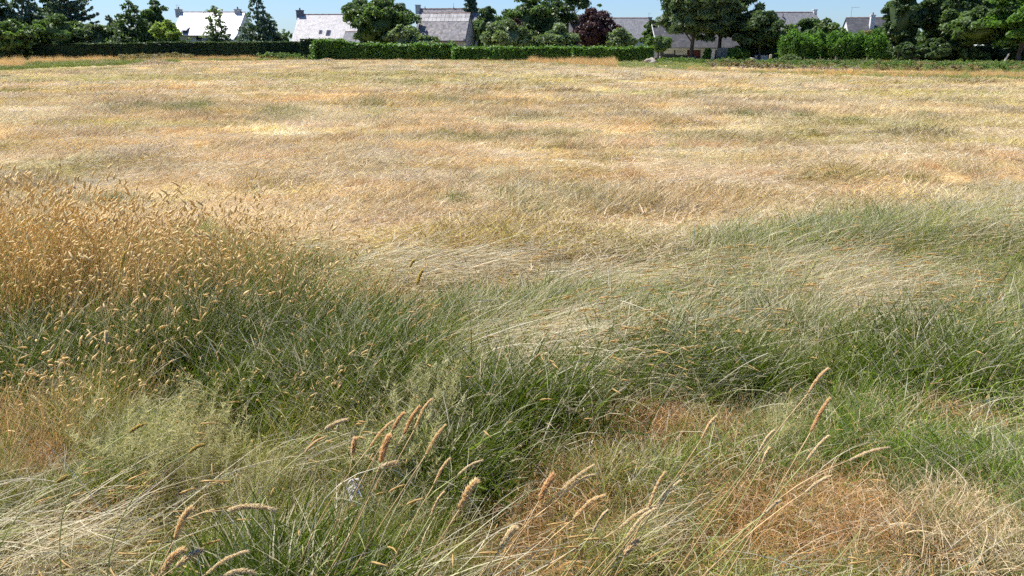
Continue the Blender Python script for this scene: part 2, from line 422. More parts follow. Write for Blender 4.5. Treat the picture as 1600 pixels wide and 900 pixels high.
# ------------------------------------------------------------------ ground: one sheet to the horizon
def build_ground():
    rows = np.concatenate([np.linspace(-30, 0.6, 12), np.geomspace(0.9, 140, 300), np.geomspace(150, 1500, 24)])
    s = np.linspace(-1, 1, 261)
    s = np.sign(s) * (0.55 * np.abs(s) + 0.45 * np.abs(s) ** 4)
    V = []
    half = np.maximum(np.abs(rows) * 1.9, 9.0)
    X = s[None, :] * half[:, None]
    Y = np.repeat(rows[:, None], len(s), 1)
    Z = ground_z(X, Y)
    nr, nc = X.shape
    # broad bare/dry colour under the grass; thatch darkened to paint shadowed gaps
    u, v = pix(X, np.maximum(Y, 0.5), 0.0)
    fc = field_colour(X, np.maximum(Y, 1.0))
    infield = np.clip((field_edge(u) + 12 - v) / 24, 0, 1)[..., None] * (Y > 3)[..., None]
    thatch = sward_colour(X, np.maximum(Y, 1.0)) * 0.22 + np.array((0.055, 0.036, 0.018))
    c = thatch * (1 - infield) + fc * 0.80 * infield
    beyond = np.clip((Y - 95) / 15, 0, 1)[..., None]
    c = c * (1 - beyond) + np.array((0.10, 0.13, 0.04)) * beyond
    ca = np.concatenate([c, np.ones((nr, nc, 1))], 2).reshape(-1, 4)
    idx = np.arange(nr * nc).reshape(nr, nc)
    F = np.stack([idx[:-1, :-1], idx[:-1, 1:], idx[1:, 1:], idx[1:, :-1]], -1).reshape(-1, 4)
    m, nt, N, L = new_mat('field_soil')
    out = N.new('ShaderNodeOutputMaterial'); p = N.new('ShaderNodeBsdfPrincipled'); L.new(p.outputs[0], out.inputs[0])
    p.inputs['Roughness'].default_value = 0.95; p.inputs['Specular IOR Level'].default_value = 0.1
    a = N.new('ShaderNodeAttribute'); a.attribute_name = 'thatch'
    tc = N.new('ShaderNodeTexCoord')
    def noi(scale, st, det=6):
        mp = N.new('ShaderNodeMapping'); mp.inputs['Scale'].default_value = st; L.new(tc.outputs['Object'], mp.inputs[0])
        n = N.new('ShaderNodeTexNoise'); n.inputs['Scale'].default_value = scale; n.inputs['Detail'].default_value = det; n.inputs['Roughness'].default_value = 0.72
        L.new(mp.outputs[0], n.inputs[0]); return n
    n1 = noi(14, (0.5, 1.3, 1)); n2 = noi(1.6, (0.5, 1.0, 1))
    mr = N.new('ShaderNodeMapRange'); mr.inputs[1].default_value = 0.3; mr.inputs[2].default_value = 0.7; mr.inputs[3].default_value = 0.55; mr.inputs[4].default_value = 1.25
    L.new(n1.outputs[0], mr.inputs[0])
    mr2 = N.new('ShaderNodeMapRange'); mr2.inputs[1].default_value = 0.3; mr2.inputs[2].default_value = 0.7; mr2.inputs[3].default_value = 0.8; mr2.inputs[4].default_value = 1.15
    L.new(n2.outputs[0], mr2.inputs[0])
    mm = N.new('ShaderNodeMath'); mm.operation = 'MULTIPLY'; L.new(mr.outputs[0], mm.inputs[0]); L.new(mr2.outputs[0], mm.inputs[1])
    vs = N.new('ShaderNodeVectorMath'); vs.operation = 'SCALE'; L.new(a.outputs['Color'], vs.inputs[0]); L.new(mm.outputs[0], vs.inputs['Scale'])
    L.new(vs.outputs[0], p.inputs['Base Color'])
    b = N.new('ShaderNodeBump'); b.inputs['Strength'].default_value = 0.7; b.inputs['Distance'].default_value = 0.05
    L.new(n1.outputs[0], b.inputs['Height']); L.new(b.outputs[0], p.inputs['Normal'])
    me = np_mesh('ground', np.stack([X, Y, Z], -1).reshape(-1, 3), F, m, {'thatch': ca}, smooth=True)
    tag(link('ground', me), 'dry straw coloured field of mown grass running to the far hedges', kind='structure')
build_ground()

# ------------------------------------------------------------------ slate roofed houses
M_WHITE = simple('white_render', (0.72, 0.71, 0.69), 0.9, 0.06, 1.5)
M_GREYR = simple('grey_render', (0.50, 0.48, 0.45), 0.9, 0.1, 1.5)
M_STONE = simple('grey_stone', (0.36, 0.34, 0.32), 0.9, 0.35, 3.0)
M_DARK = simple('dark_wall', (0.10, 0.10, 0.11), 0.8, 0.2, 2)  # plain dark grey wall colour
M_GLASS = simple('window_glass', (0.03, 0.04, 0.05), 0.08, 0.0, 1, spec=0.9)
M_METAL = simple('antenna_metal', (0.35, 0.35, 0.37), 0.5, 0.1, 4)
M_RIDGE = simple('ridge_tiles', (0.30, 0.20, 0.17), 0.8, 0.25, 3)
M_RED = simple('red_brown_cladding', (0.16, 0.055, 0.05), 0.7, 0.2, 3)
M_BARK = simple('bark', (0.095, 0.078, 0.062), 0.95, 0.45, 9, bump=0.5, stretch=(1, 1, .25))
M_BARKP = simple('pale_bark', (0.48, 0.44, 0.38), 0.9, 0.3, 7, stretch=(1, 1, .3))
M_WOOD = simple('weathered_wood', (0.42, 0.37, 0.30), 0.9, 0.3, 9, stretch=(1, 1, .2))
M_ROCK = simple('boulder_stone', (0.42, 0.36, 0.29), 0.95, 0.3, 4, bump=0.5)
M_CHAR = simple('chimney_dark', (0.17, 0.17, 0.19), 0.9, 0.25, 3)  # dark bluish: paints shade onto the chimney; gutters and frames share it

S_WHITE = slate('glare_white_slate', (0.70, 0.70, 0.72), 0.45, 0.6, 0.05, (0.20, 0.20, 0.21), 0.55)  # sun glare on the slates is put into this near-white base
S_PINK = slate('sheen_lichened_slate', (0.43, 0.41, 0.41), 0.6, 0.3, 0.2, (0.22, 0.21, 0.21), 0.85)  # pale base includes painted sun sheen; the darker blotches are stains
S_BARN = slate('rough_grey_slate', (0.19, 0.18, 0.19), 0.75, 0.2, 0.35, (0.42, 0.38, 0.32), 0.6, row=4)
S_BARNP = slate('pale_slate_sheets', (0.33, 0.32, 0.32), 0.65, 0.25, 0.25, (0.18, 0.17, 0.16), 0.8, row=1.6)
S_DARK = slate('dark_slate', (0.058, 0.060, 0.070), 0.7, 0.2, 0.12, (0.22, 0.21, 0.2), 0.4)
S_GREY = slate('grey_slate', (0.155, 0.158, 0.170), 0.7, 0.2, 0.25, (0.32, 0.31, 0.3), 0.4)

class House:
    """local x along the ridge, local y away from the camera, origin mid front wall on the ground"""
    def __init__(s, name, label, xl, xr, Y, eave_py, ridge_py, depth, rot=0.0, wall=M_WHITE, roof=S_GREY, group='slate roofed houses beyond the hedges', over=0.3):
        pl = at(xl, eave_py, Y); pr = at(xr, eave_py, Y); pm = (pl + pr) / 2
        s.L = (pr - pl).length; s.D = depth
        s.root = thing(name, (pm.x, Y, 0), label, 'house', group, rot)
        s.Y = Y; s.rot = rot; s.mx = pm.x
        s.he = pm.z
        s.hr = at((xl + xr) / 2, ridge_py, Y + depth / 2).z
        L2, D, he, hr = s.L / 2, depth, s.he, s.hr
        m = MB()
        m.add([(-L2, 0, -0.3), (L2, 0, -0.3), (L2, D, -0.3), (-L2, D, -0.3), (-L2, 0, he), (L2, 0, he), (L2, D, he), (-L2, D, he), (-L2, D/2, hr), (L2, D/2, hr)],
              [(0, 1, 5, 4), (2, 3, 7, 6), (1, 2, 6, 9, 5), (3, 0, 4, 8, 7)])
        m.build('wall', wall, s.root)
        k = (hr - he) / (D / 2); ov = over
        r = MB(); e = 0.14
        r.slab([(-L2-e, -ov, he-k*ov+.12), (L2+e, -ov, he-k*ov+.12), (L2+e, D/2, hr+.12), (-L2-e, D/2, hr+.12)], 0.1)
        r.slab([(L2+e, D+ov, he-k*ov+.12), (-L2-e, D+ov, he-k*ov+.12), (-L2-e, D/2+.002, hr+.12), (L2+e, D/2+.002, hr+.12)], 0.1)
        s.roof = r.build('roof', roof, s.root)
        rd = MB()
        n = max(4, int(s.L / 0.45)); w = (s.L + 2*e) / n
        for i in range(n):
            x0 = -L2 - e + i * w
            rd.tube([(x0, D/2, hr+.12 + .012*(i % 2)), (x0 + w*1.02, D/2, hr+.12 + .012*(i % 2))], [.09, .09], 6)
        rd.build('ridge', M_RIDGE, s.roof)
        g = MB(); g.tube([(-L2-e, -ov-.05, he-k*ov+.03), (L2+e, -ov-.05, he-k*ov+.03)], [.07, .07], 6); g.build('gutter', M_CHAR, s.root)
        s.k = k
    def lx(s, px, y=0.0):
        """local x of a photo column at local depth y (small rotations)"""
        c, n = math.cos(s.rot), math.sin(s.rot)
        # world X = mx + lx*c - y*n ; world Y = Y + lx*n + y*c ; solve X/Yf = const along the line of sight
        a = (px - 800.0) / FPX
        q = a / CP * 1.0
        # camera forward of a point near the horizon: f = Y*CP - dz*SP ~ Y*CP
        # (mx + l c - y n) = a*CP*(Y + l n + y c)
        A = a * CP
        return (A * (s.Y + y * c) - s.mx + y * n) / (c - A * n)
    def zz(s, px, py, y):
        return at(px, py, s.Y + y).z
    def on_roof(s, x, f):
        """point on the front slope, f=0 eave, 1 ridge"""
        return Vector((x, f * s.D/2, s.he + f * (s.hr - s.he) + .12))
    def chimney(s, x0, x1, ytop, mat=M_GREYR, dep=0.6, f=1.0, pots=1, cap=True):
        y = f * s.D / 2
        a, b = s.lx(x0, y), s.lx(x1, y)
        zt = s.zz((x0+x1)/2, ytop, y)
        m = MB(); m.box(a, b, y - dep/2, y + dep/2, s.he + f*(s.hr-s.he) - .6, zt)
        if cap: m.box(a-.06, b+.06, y - dep/2-.06, y + dep/2+.06, zt, zt+.10)
        c = m.build('chimney', mat, s.roof)
        for i in range(pots):
            px_ = a + (b-a)*(i+.5)/pots
            q = MB(); q.tube([(px_, y, zt+.1), (px_, y, zt+.42)], [.12, .1], 8); q.build('chimney_pot', M_RIDGE, c)
        return c
    def skylight(s, px0, px1, py0, py1, open_=False):
        fmid = None
        # find roof fraction of the rows
        def frac(px, py):
            lo, hi = 0, 1
            for _ in range(30):
                m_ = (lo+hi)/2; z = s.he + m_*(s.hr-s.he)+.12
                if z < s.zz(px, py, m_*s.D/2): lo = m_
                else: hi = m_
            return (lo+hi)/2
        f1 = frac((px0+px1)/2, py0); f0 = frac((px0+px1)/2, py1)
        y = (f0+f1)/2*s.D/2
        x0, x1 = s.lx(px0, y), s.lx(px1, y)
        n = Vector((0, -(s.hr-s.he), s.D/2)).normalized()
        P = lambda x, f, h: s.on_roof(x, f) + n*h
        fr = MB()
        e = 0.08
        fr.slab([P(x0, f0, .07), P(x1, f0, .07), P(x1, f1, .07), P(x0, f1, .07)], .09)
        o = fr.build('skylight', M_CHAR, s.roof)
        gl = MB()
        lift = 0.35 if open_ else 0.0
        gl.slab([P(x0+e, f0+.015, .085+lift), P(x1-e, f0+.015, .085+lift), P(x1-e, f1-.015, .085), P(x0+e, f1-.015, .085)], .012)
        gl.build('pane', M_GLASS if not open_ else M_METAL, o)
        return o
    def box_part(s, name, mat, px0, px1, py0, py1, proud=0.05, back=0.02, y=0.0, parent=None):
        m = MB(); x0, x1 = s.lx(px0, y), s.lx(px1, y)
        z1, z0 = s.zz((px0+px1)/2, py0, y-proud), s.zz((px0+px1)/2, py1, y-proud)
        m.box(x0, x1, y-proud, y+back, z0, z1)
        return m.build(name, mat, parent or s.root)
    def antenna(s, px, ytop, y=None, arm=0.8):
        y = s.D/2 if y is None else y
        x = s.lx(px, y); zt = s.zz(px, ytop, y)
        m = MB(); m.tube([(x, y, s.hr-.3), (x, y, zt)], [.025, .02], 6); m.tube([(x-.1, y, zt), (x+arm, y+.1, zt)], [.02, .02], 6)
        for i in range(6):
            xx = x + arm*i/6; m.tube([(xx, y-.22, zt), (xx, y+.3, zt)], [.012, .012], 4)
        m.build('antenna', M_METAL, s.roof)

h = House('house', 'white rendered house with slate roof painted white for sun glare and open skylight behind the clipped hedge', 270, 369, 112, 54, 20.5, 9.0, R(1), M_WHITE, S_WHITE)
h.chimney(282, 290, 15.5, M_GREYR, .9); h.chimney(373, 381, 15.5, M_GREYR, .9)
h.skylight(287, 298, 43, 52.5, True); h.antenna(283, 8, arm=.5)
h.box_part('window', M_GLASS, 308, 318, 57.5, 63)
h.box_part('awning', M_CHAR, 312, 326, 61.5, 64, .5)
# lower extension roof on the right
pm = MB(); a0, a1 = h.lx(330, -1.5), h.lx(367, -1.5)
pm.slab([(a0, -1.9, h.zz(350, 61.5, -1.9)), (a1, -1.9, h.zz(350, 61.5, -1.9)), (a1, .1, h.he+.05), (a0, .1, h.he+.05)], .1)
pm.build('porch_roof', S_WHITE, h.root)
pw = MB(); pw.box(a0+.2, a1-.2, -1.6, -.003, -.3, h.zz(350, 62.5, -1.6)); pw.build('porch_wall', M_WHITE, h.root)

h = House('house', 'house with pale pinkish slate roof and two small skylights left of the big round oak', 457, 575, 116, 64, 24, 10.0, R(0), M_GREYR, S_PINK)
h.chimney(468, 477.5, 17, M_CHAR, 1.0); h.skylight(500, 504.5, 47.5, 52.5); h.skylight(511, 517.5, 47.5, 55.5)
v_ = h.box_part('roof_vent', M_CHAR, 523, 524.2, 22.5, 24.5, .1, .1, h.D/2, h.roof)
h = House('house', 'low grey slated wing half hidden under the big round oak', 535, 562, 110, 66, 51, 6.0, R(0), M_GREYR, S_GREY)

# rear range of the old stone house, then the barn in front of it
h = House('house', 'old slate house with thin roof finials standing behind the grey barn', 648.5, 742, 118, 60, 15, 9.0, R(-5), M_STONE, S_BARN)
h.chimney(652, 658.5, 8.5, M_GREYR, .9, pots=0); h.chimney(739, 745, 17, M_STONE, .9, pots=1)
for px_, yt in ((666, 11.5), (710, 4)):
    m = MB(); y = h.D/2; x = h.lx(px_, y); zt = h.zz(px_, yt, y)
    m.tube([(x, y, h.hr), (x, y, h.hr+.35), (x, y, h.hr+.5), (x, y, zt)], [.10, .06, .03, .015], 6); m.build('finial', M_METAL, h.roof)
h = House('barn', 'grey barn with a band of pale slates under its ridge and a plain rendered gable', 650, 726, 102, 61.5, 22, 8.2, R(-7), M_GREYR, S_BARN)
h.root['category'] = 'barn'
L2 = h.L/2
m = MB(); n = Vector((0, -(h.hr-h.he), h.D/2)).normalized()
for i in range(12):        # large pale sheets above the small slates
    for j in range(2):
        x0 = -L2-.14 + (h.L+.28)*i/12; x1 = x0 + (h.L+.28)/12 - .03
        f0 = .66 + .17*j; f1 = f0 + .165
        m.slab([h.on_roof(x0, f0)+n*(.03+.01*(i%2)), h.on_roof(x1, f0)+n*(.03+.01*(i%2)), h.on_roof(x1, f1)+n*.02, h.on_roof(x0, f1)+n*.02], .02)
m.build('pale_slate_band', S_BARNP, h.roof)
m = MB(); m.box(-1, 1, -.02, .0, .2, 1.2)
h.box_part('barge_board', M_WHITE, 724, 726.5, 60, 63, .35, .3)
for sgn in (1,):
    v = MB(); v.slab([(L2+.16, -.3, h.he-h.k*.3+.02), (L2+.19, -.3, h.he-h.k*.3+.02), (L2+.19, h.D/2, h.hr+.02), (L2+.16, h.D/2, h.hr+.02)], .16); v.build('verge_board', M_CHAR, h.root)

h = House('house', 'narrow slate roofed turret house between the oak and the purple plum tree', 890.5, 909, 118, 57, 36, 3.2, R(0), M_GREYR, S_GREY)
m = MB(); m.add([(-h.L/2, 0, h.hr+.1), (h.L/2, 0, h.hr+.1), (h.L/2, h.D, h.hr+.1), (-h.L/2, h.D, h.hr+.1), (-.2, h.D/2, h.hr+1.7)], [(0,1,4), (1,2,4), (2,3,4), (3,0,4)])
m.build('spire', S_DARK, h.roof)
h = House('house', 'long plain grey slate roof right of the purple plum tree', 950, 1019, 118, 60, 29.5, 9.5, R(0), M_WHITE, S_GREY)
h.chimney(1010.5, 1016, 28, M_STONE, .8, pots=0); h.antenna(1011.5, 20.5, arm=.3)
h.box_part('window', M_GLASS, 996, 1000, 63, 69); h.box_part('wall_panel', M_WHITE, 988, 1003, 61.5, 74, .12, 0)

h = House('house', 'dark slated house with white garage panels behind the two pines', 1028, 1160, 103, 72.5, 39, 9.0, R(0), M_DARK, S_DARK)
h.chimney(1029, 1034, 33, M_WHITE, .9, pots=1)
fa = MB(); L2 = h.L/2
fa.box(-L2-.2, L2+.2, -.42, -.32, h.he-.42, h.he-.22); fa.build('fascia', M_WHITE, h.root)
fa = MB(); fa.slab([(-L2-.16, -.3, h.he-.35), (-L2-.2, -.3, h.he-.35), (-L2-.2, h.D/2, h.hr-.05), (-L2-.16, h.D/2, h.hr-.05)], .2); fa.build('verge_board', M_WHITE, h.root)
for a, b in ((1037.5, 1053.5), (1056, 1074)):
    w = h.box_part('window', M_CHAR, a-.6, b+.6, 76.5, 86.5, .05); h.box_part('blind', M_WHITE, a, b, 78, 84 if a < 1050 else 86, .09, 0, parent=w)
h.box_part('cladding', M_RED, 1076, 1098, 76.5, 88, .06)
h.box_part('wall_panel', M_WHITE, 1079, 1097, 73, 76.3, .08)
h.box_part('wall_panel', M_WHITE, 1075, 1087.5, 88.3, 97, .10)
h.box_part('wall_panel', M_WHITE, 1095, 1104, 76.6, 97, .14)
d = h.box_part('door', M_RED, 1088, 1094, 88.3, 97, .03)

h = House('house', 'grey house roof with a pale chimney at its right end behind the dark leafy trees', 1180, 1289, 116, 55, 20.5, 10.0, R(0), M_GREYR, S_GREY)
h.chimney(1264.5, 1269.5, 16, M_WHITE, .8, pots=0); h.antenna(1174, 3, arm=.3)
h.box_part('roof_ladder', M_CHAR, 1217, 1218, 21, 26, .5, 0, h.D/2-1, h.roof)
h = House('house', 'dark slated house with a white gable and tall white chimney behind the bamboo', 1331, 1400, 112, 62, 29, 9.0, R(-12), M_WHITE, S_DARK)
h.chimney(1354.5, 1361, 24.5, M_WHITE, .9, f=.55, pots=1)
h = House('house', 'pale house just showing through the leaves under the bright green tree', 1572, 1640, 112, 66, 30, 9.0, R(0), M_WHITE, S_GREY)
h = House('house', 'pale house gable glimpsed between the trees at the far left', -20, 10, 118, 45, 22, 8.0, R(0), M_WHITE, S_GREY)

# thin mast and aerial above the bamboo
p0 = at(1325.5, 60, 112); p1 = at(1325.5, 11.5, 112)
t = thing('aerial', (p0.x, 112, 0), 'thin television aerial mast rising above the bamboo left of the white gable', 'aerial')
m = MB(); m.tube([(0, 0, 0), (0, 0, p1.z)], [.03, .02], 6); m.build('mast', M_METAL, t)
m = MB(); m.tube([(-.1, 0, p1.z), (1.0, 0, p1.z)], [.02, .02], 6)
for i in range(6): m.tube([(i*.17, -.3, p1.z), (i*.17, .3, p1.z)], [.012, .012], 4)
m.build('arm', M_METAL, t)

# ------------------------------------------------------------------ foliage
LM = {
    'dark': leaf_mat('dark_leaves', (0.084, 0.130, 0.054), .5),
    'oak': leaf_mat('oak_leaves', (0.103, 0.160, 0.054), .55),
    'mid': leaf_mat('mid_leaves', (0.123, 0.189, 0.061), .5),
    'grey': leaf_mat('grey_green_leaves', (0.167, 0.217, 0.109), .45),
    'light': leaf_mat('yellow_green_leaves', (0.290, 0.362, 0.087), .45),
    'bright': leaf_mat('bright_leaves', (0.100, 0.185, 0.036), .45, transl=.5),
    'bamboo': leaf_mat('bamboo_leaves', (0.105, 0.205, 0.042), .5, transl=.45),
    'hedge': leaf_mat('hedge_leaves', (0.102, 0.196, 0.032), .5),
    'clipped': leaf_mat('clipped_hedge_leaves', (0.058, 0.095, 0.045), .45, gloss=.2),
    'needle': leaf_mat('pine_needles', (0.110, 0.160, 0.075), .45, transl=.2),
    'blue': leaf_mat('blue_needles', (0.109, 0.160, 0.109), .45, transl=.2),
    'purple': leaf_mat('purple_leaves', (0.085, 0.040, 0.052), .45, transl=.3),
    'weed': leaf_mat('weed_leaves', (0.13, 0.20, 0.05), .5),
    'brownweed': leaf_mat('brown_weed_leaves', (0.24, 0.19, 0.11), .5),
}

def leaf_quads(P, size, rng, up=0.3, elong=1.6, outward=None, ow=0.6):
    """diamond leaves at P (N,3)"""
    N = len(P)
    n = rng.normal(size=(N, 3)); n /= np.linalg.norm(n, axis=1)[:, None] + 1e-9
    n[:, 2] += up
    if outward is not None:
        n = n * (1 - ow) + outward * ow
    n /= np.linalg.norm(n, axis=1)[:, None] + 1e-9
    r = rng.normal(size=(N, 3))
    a = np.cross(n, r); a /= np.linalg.norm(a, axis=1)[:, None] + 1e-9
    b = np.cross(n, a)
    s = size * (0.6 + 0.8 * rng.random(N))[:, None]
    A = a * s * elong * 0.5; B = b * s * 0.5
    V = np.stack([P - A, P + B + n * s * .12, P + A, P - B + n * s * .12], 1).reshape(-1, 3)
    F = np.arange(4 * N).reshape(N, 4)
    return V, F

def crown_mesh(clumps, nleaf, size, mat, rng, up=0.4, elong=1.6, core=None, shell=0.75):
    """clumps: (N,4+) centre and radius; leaves on the shells of the clumps"""
    C_ = np.asarray(clumps, float)
    w = C_[:, 3] ** 2; w /= w.sum()
    k = rng.choice(len(C_), nleaf, p=w)
    d = rng.normal(size=(nleaf, 3)); d /= np.linalg.norm(d, axis=1)[:, None]
    d[:, 2] = np.where(d[:, 2] < -0.3, -d[:, 2], d[:, 2])
    rr = np.where(rng.random(nleaf) < shell, 0.8 + 0.3 * rng.random(nleaf), 0.3 + .6 * rng.random(nleaf)) + (rng.random(nleaf) < .06) * .25
    P = C_[k, :3] + d * (C_[k, 3] * rr)[:, None] * np.array((1, 1, .8))
    V, F = leaf_quads(P, size, rng, up, elong, d, .45)
    lf = np.zeros((nleaf, 4)); lf[:, 0] = rng.random(nleaf); cr = rng.random(len(C_)); lf[:, 1] = cr[k]; lf[:, 3] = 1
    lf = np.repeat(lf, 4, 0)
    if core is not None:
        cv, cf = core
        F = F.tolist(); n0 = len(V)
        V = np.concatenate([V, cv]); lf = np.concatenate([lf, np.tile((0.5, 0.5, 0, 1), (len(cv), 1))])
        return np_mesh('crown', V, [np.asarray(F), np.asarray(cf) + n0], mat, {'lf': lf})
    return np_mesh('crown', V, F, mat, {'lf': lf})

def blob_core(cx, cy, cz, rx, ry, rz, rng, nu=14, nv=9):
    ph = rng.random() * 9
    V = []
    for j in range(nv + 1):
        th = math.pi * j / nv
        for i in range(nu):
            a = 2 * math.pi * i / nu
            w = 1 + .18 * math.sin(3*a + ph + 2*th) + .12 * math.sin(5*th + 2*a + ph)
            V.append((cx + rx*w*math.sin(th)*math.cos(a), cy + ry*w*math.sin(th)*math.sin(a), cz + rz*w*math.cos(th)))
    F = [(j*nu+i, (j+1)*nu+i, (j+1)*nu+(i+1) % nu, j*nu+(i+1) % nu) for j in range(nv) for i in range(nu)]
    return np.array(V), F

def limbs(root, h, rtrunk, targets, rng, mat, lean=(0, 0), fork=.35):
    m = MB()
    top = Vector((lean[0], lean[1], h))
    pts = []; n = 6
    for i in range(n):
        t = i/(n-1)
        pts.append(Vector((lean[0]*t + rng.normal()*.03*h*t*(1-t)*2, lean[1]*t + rng.normal()*.03*h*t*(1-t)*2, h*t)))
    m.tube(pts, [rtrunk*(1.25 if i == 0 else 1 - .65*i/(n-1)) for i in range(n)], 8)
    for tg in targets:
        tg = Vector(tg[:3])
        t0 = fork + (1-fork)*.75*rng.random()
        b = pts[0].lerp(pts[-1], t0); b = Vector((lean[0]*t0, lean[1]*t0, h*t0))
        mid = b.lerp(tg, .5) + Vector((0, 0, -.06*(tg-b).length))
        m.tube([b, mid, tg], [rtrunk*.42*(1-t0*.5), rtrunk*.26, rtrunk*.07], 5, False)
    return m.build('trunk', mat, root)

def tree(x0, x1, ytop, Y, label, mat='mid', base_h=0.15, shape='round', nleaf=7000, size=.24, name='tree', cat='tree',
         group=None, rel=0.20, depth=None, nclump=60, core=True, bark=None, seed=0, ybot=None, trunk=True, yc=None, elong=1.6, up=.4, shell=.75, mesh_up=0.0):
    """a tree whose crown spans photo columns x0..x1 and reaches up to row ytop at distance Y"""
    rng = np.random.default_rng(abs(int(x0 * 13 + x1 * 7 + ytop + 3000 + seed)))
    a = at(x0, 72, Y); b = at(x1, 72, Y)
    W = b.x - a.x; H = at((x0+x1)/2, ytop, Y).z
    W *= {'round': 1.10, 'cone': 1.35, 'column': 1.35, 'cedar': 1.1, 'mound': 1.06}.get(shape, 1.0)
    cx = (a.x + b.x) / 2
    zb = base_h * H if ybot is None else at((x0+x1)/2, ybot, Y).z
    rx = W/2; ry = (depth/2 if depth else rx); rz = (H - zb)/2; cz = (H + zb)/2
    root = thing(name, (cx, Y, float(ground_z(cx, Y))), label, cat, group)
    cl = []
    cr = rel * min(rx, rz * 1.3)
    for i in range(nclump):
        if shape == 'round':
            d = rng.normal(size=3); d /= np.linalg.norm(d); r = (0.35 + .65*rng.random()**.4)
            p = d * r
            if p[2] < -0.65: p[2] = -.3 - .55*rng.random()
            # lumpy outline
            q = 1 + .16*math.sin(d[0]*5 + x0) + .12*math.sin(d[2]*7 + x1)
            c = (p[0]*(rx-cr)*q, p[1]*(ry-cr)*q, cz + p[2]*(rz-cr)*(1 + .1*math.sin(d[0]*6+x1)))
            cl.append((*c, cr*(.65 + .7*rng.random())))
        elif shape == 'cone':       # spruce: whorls of boughs
            t = rng.random()**1.25
            z = zb + (H-zb)*t
            rad = rx*(1-t)**.8 + .05*rx
            an = rng.random()*2*math.pi; r = rad*(.25 + .75*rng.random()**.5)
            cl.append((r*math.cos(an), r*math.sin(an)*ry/rx, z - .06*r, max(.28, cr*(1.15-t)*(.7+.5*rng.random()))))
        elif shape == 'column':     # upright wands
            an = rng.random()*2*math.pi; k = rng.random()**.6
            zt = H*(1 - .35*k*k*rng.random()); t = rng.random()
            z = zb + (zt-zb)*t; r = rx*k*(.45+.55*t)*(1 - .55*max(0, t-.55)/.45)
            cl.append((r*math.cos(an), r*math.sin(an), z, cr*(1.1-.6*t)))
        elif shape == 'cedar':      # flat drooping shelves
            t = rng.random(); z = zb + (H-zb)*t
            rad = rx*(1.0 - .75*t)
            an = rng.random()*2*math.pi; r = rad*(.3 + .7*rng.random())
            zz_ = z + .25*r
            for q in range(3):
                f = 1 - .22*q
                cl.append((r*f*math.cos(an), r*f*math.sin(an), zz_ - .25*r*(1-f)*2, cr*(.5+.35*q/2)))
        elif shape == 'pine':       # umbrella of tufted pads
            an = rng.random()*2*math.pi; r = rng.random()**.5
            dome = math.sqrt(max(0, 1-r*r))
            lo = -.55*(1-r) - .45*rng.random()
            t = rng.random()**.8
            z = cz + rz*(lo + (dome-lo)*t)
            cl.append((rx*r*math.cos(an)*.9, ry*r*math.sin(an)*.9, z, cr*(.6+.8*rng.random())))
        elif shape == 'mound':
            an = rng.random()*2*math.pi; r = rng.random()**.5
            z = (H-cr)*math.sqrt(max(0, 1-r*r*.92))*(.35+.65*rng.random())
            cl.append(((rx-cr)*r*math.cos(an), (ry-cr)*r*math.sin(an), max(cr*.6, z), cr*(.6+.8*rng.random())))
    co = None
    if core and shape in ('round', 'mound'):
        co = blob_core(0, 0, cz*(.92 if shape == 'round' else .6), rx*.58, ry*.58, rz*.58, rng)
    me = crown_mesh(cl, nleaf, size, LM[mat], rng, up=up, elong=elong, core=co, shell=shell)
    link('crown', me, root)
    if trunk:
        tg = [cl[i] for i in rng.choice(len(cl), min(14, len(cl)), replace=False)]
        tg = [(g[0]*.8, g[1]*.8, max(g[2], zb*.9 + .1)) for g in tg]
        limbs(root, zb + (H-zb)*(.9 if shape == 'cone' else .6), max(.08, .028*H), tg, rng, bark or M_BARK, fork=min(.6, (zb+.2)/max(H*.7, .1)))
    return root

GT = 'garden trees behind the far hedges'
# ---- left end
tree(-70, 22, -40, 104, 'very dark tree at the far left edge reaching above the frame', 'dark', .1, nleaf=9000, group=GT)
tree(12, 80, -35, 106, 'tall blue green conifer mass second from the left edge', 'blue', .08, 'cone', 9000, .26, group=GT, rel=.30, nclump=120)
tree(70, 150, -42, 106, 'drooping cedar with long boughs reaching out to the right at the left end', 'blue', .1, 'cedar', 9000, .24, group=GT, rel=.22, nclump=60)
def boughs(name, label, spots, Y, mat, cat='tree'):
    rng = np.random.default_rng(77); base = at(spots[0][0], 72, Y); t = thing(name, (base.x, Y, 0), label, cat, GT)
    m = MB(); cl = []; H = at(spots[0][0], -20, Y).z
    m.tube([(0, 0, 0), (0, 0, H*.5), (0, 0, H)], [.32, .2, .05], 8)
    for (a, ya, b, yb) in spots:
        p0 = at(a, ya, Y)-Vector((base.x, Y, 0)); p1 = at(b, yb, Y)-Vector((base.x, Y, 0)); p0.x = 0
        m.tube([p0, p0.lerp(p1, .5)+Vector((0, 0, -.25)), p1], [.11, .07, .015], 5, False)
        for k in range(12):
            q = .2+.8*k/11; c = p0.lerp(p1, q)+Vector((0, 0, -.5*q*(1-q)))
            cl.append((c.x, rng.normal()*.4, c.z-.12, .50-.36*q))
    m.build('trunk', M_BARK, t)
    link('crown', crown_mesh(cl, 5200, .15, LM[mat], rng, elong=2.4), t)
boughs('tree', 'cedar with long rising boughs standing out against the sky at the left', [(118, 22, 142, -4), (118, 34, 156, 20), (118, 14, 136, -14), (118, 30, 146, 10), (118, 44, 152, 33), (118, 40, 90, 20), (118, 20, 92, 2), (118, 50, 146, 44)], 105, 'blue')
tree(60, 100, -10, 109, 'dark tree filling the gap behind the cedar', 'dark', .05, nleaf=5000, group=GT)
tree(-15, 50, 27, 96, 'olive green leafy tree low in front of the conifers at the left edge', 'mid', .05, nleaf=7000, group=GT, size=.22)
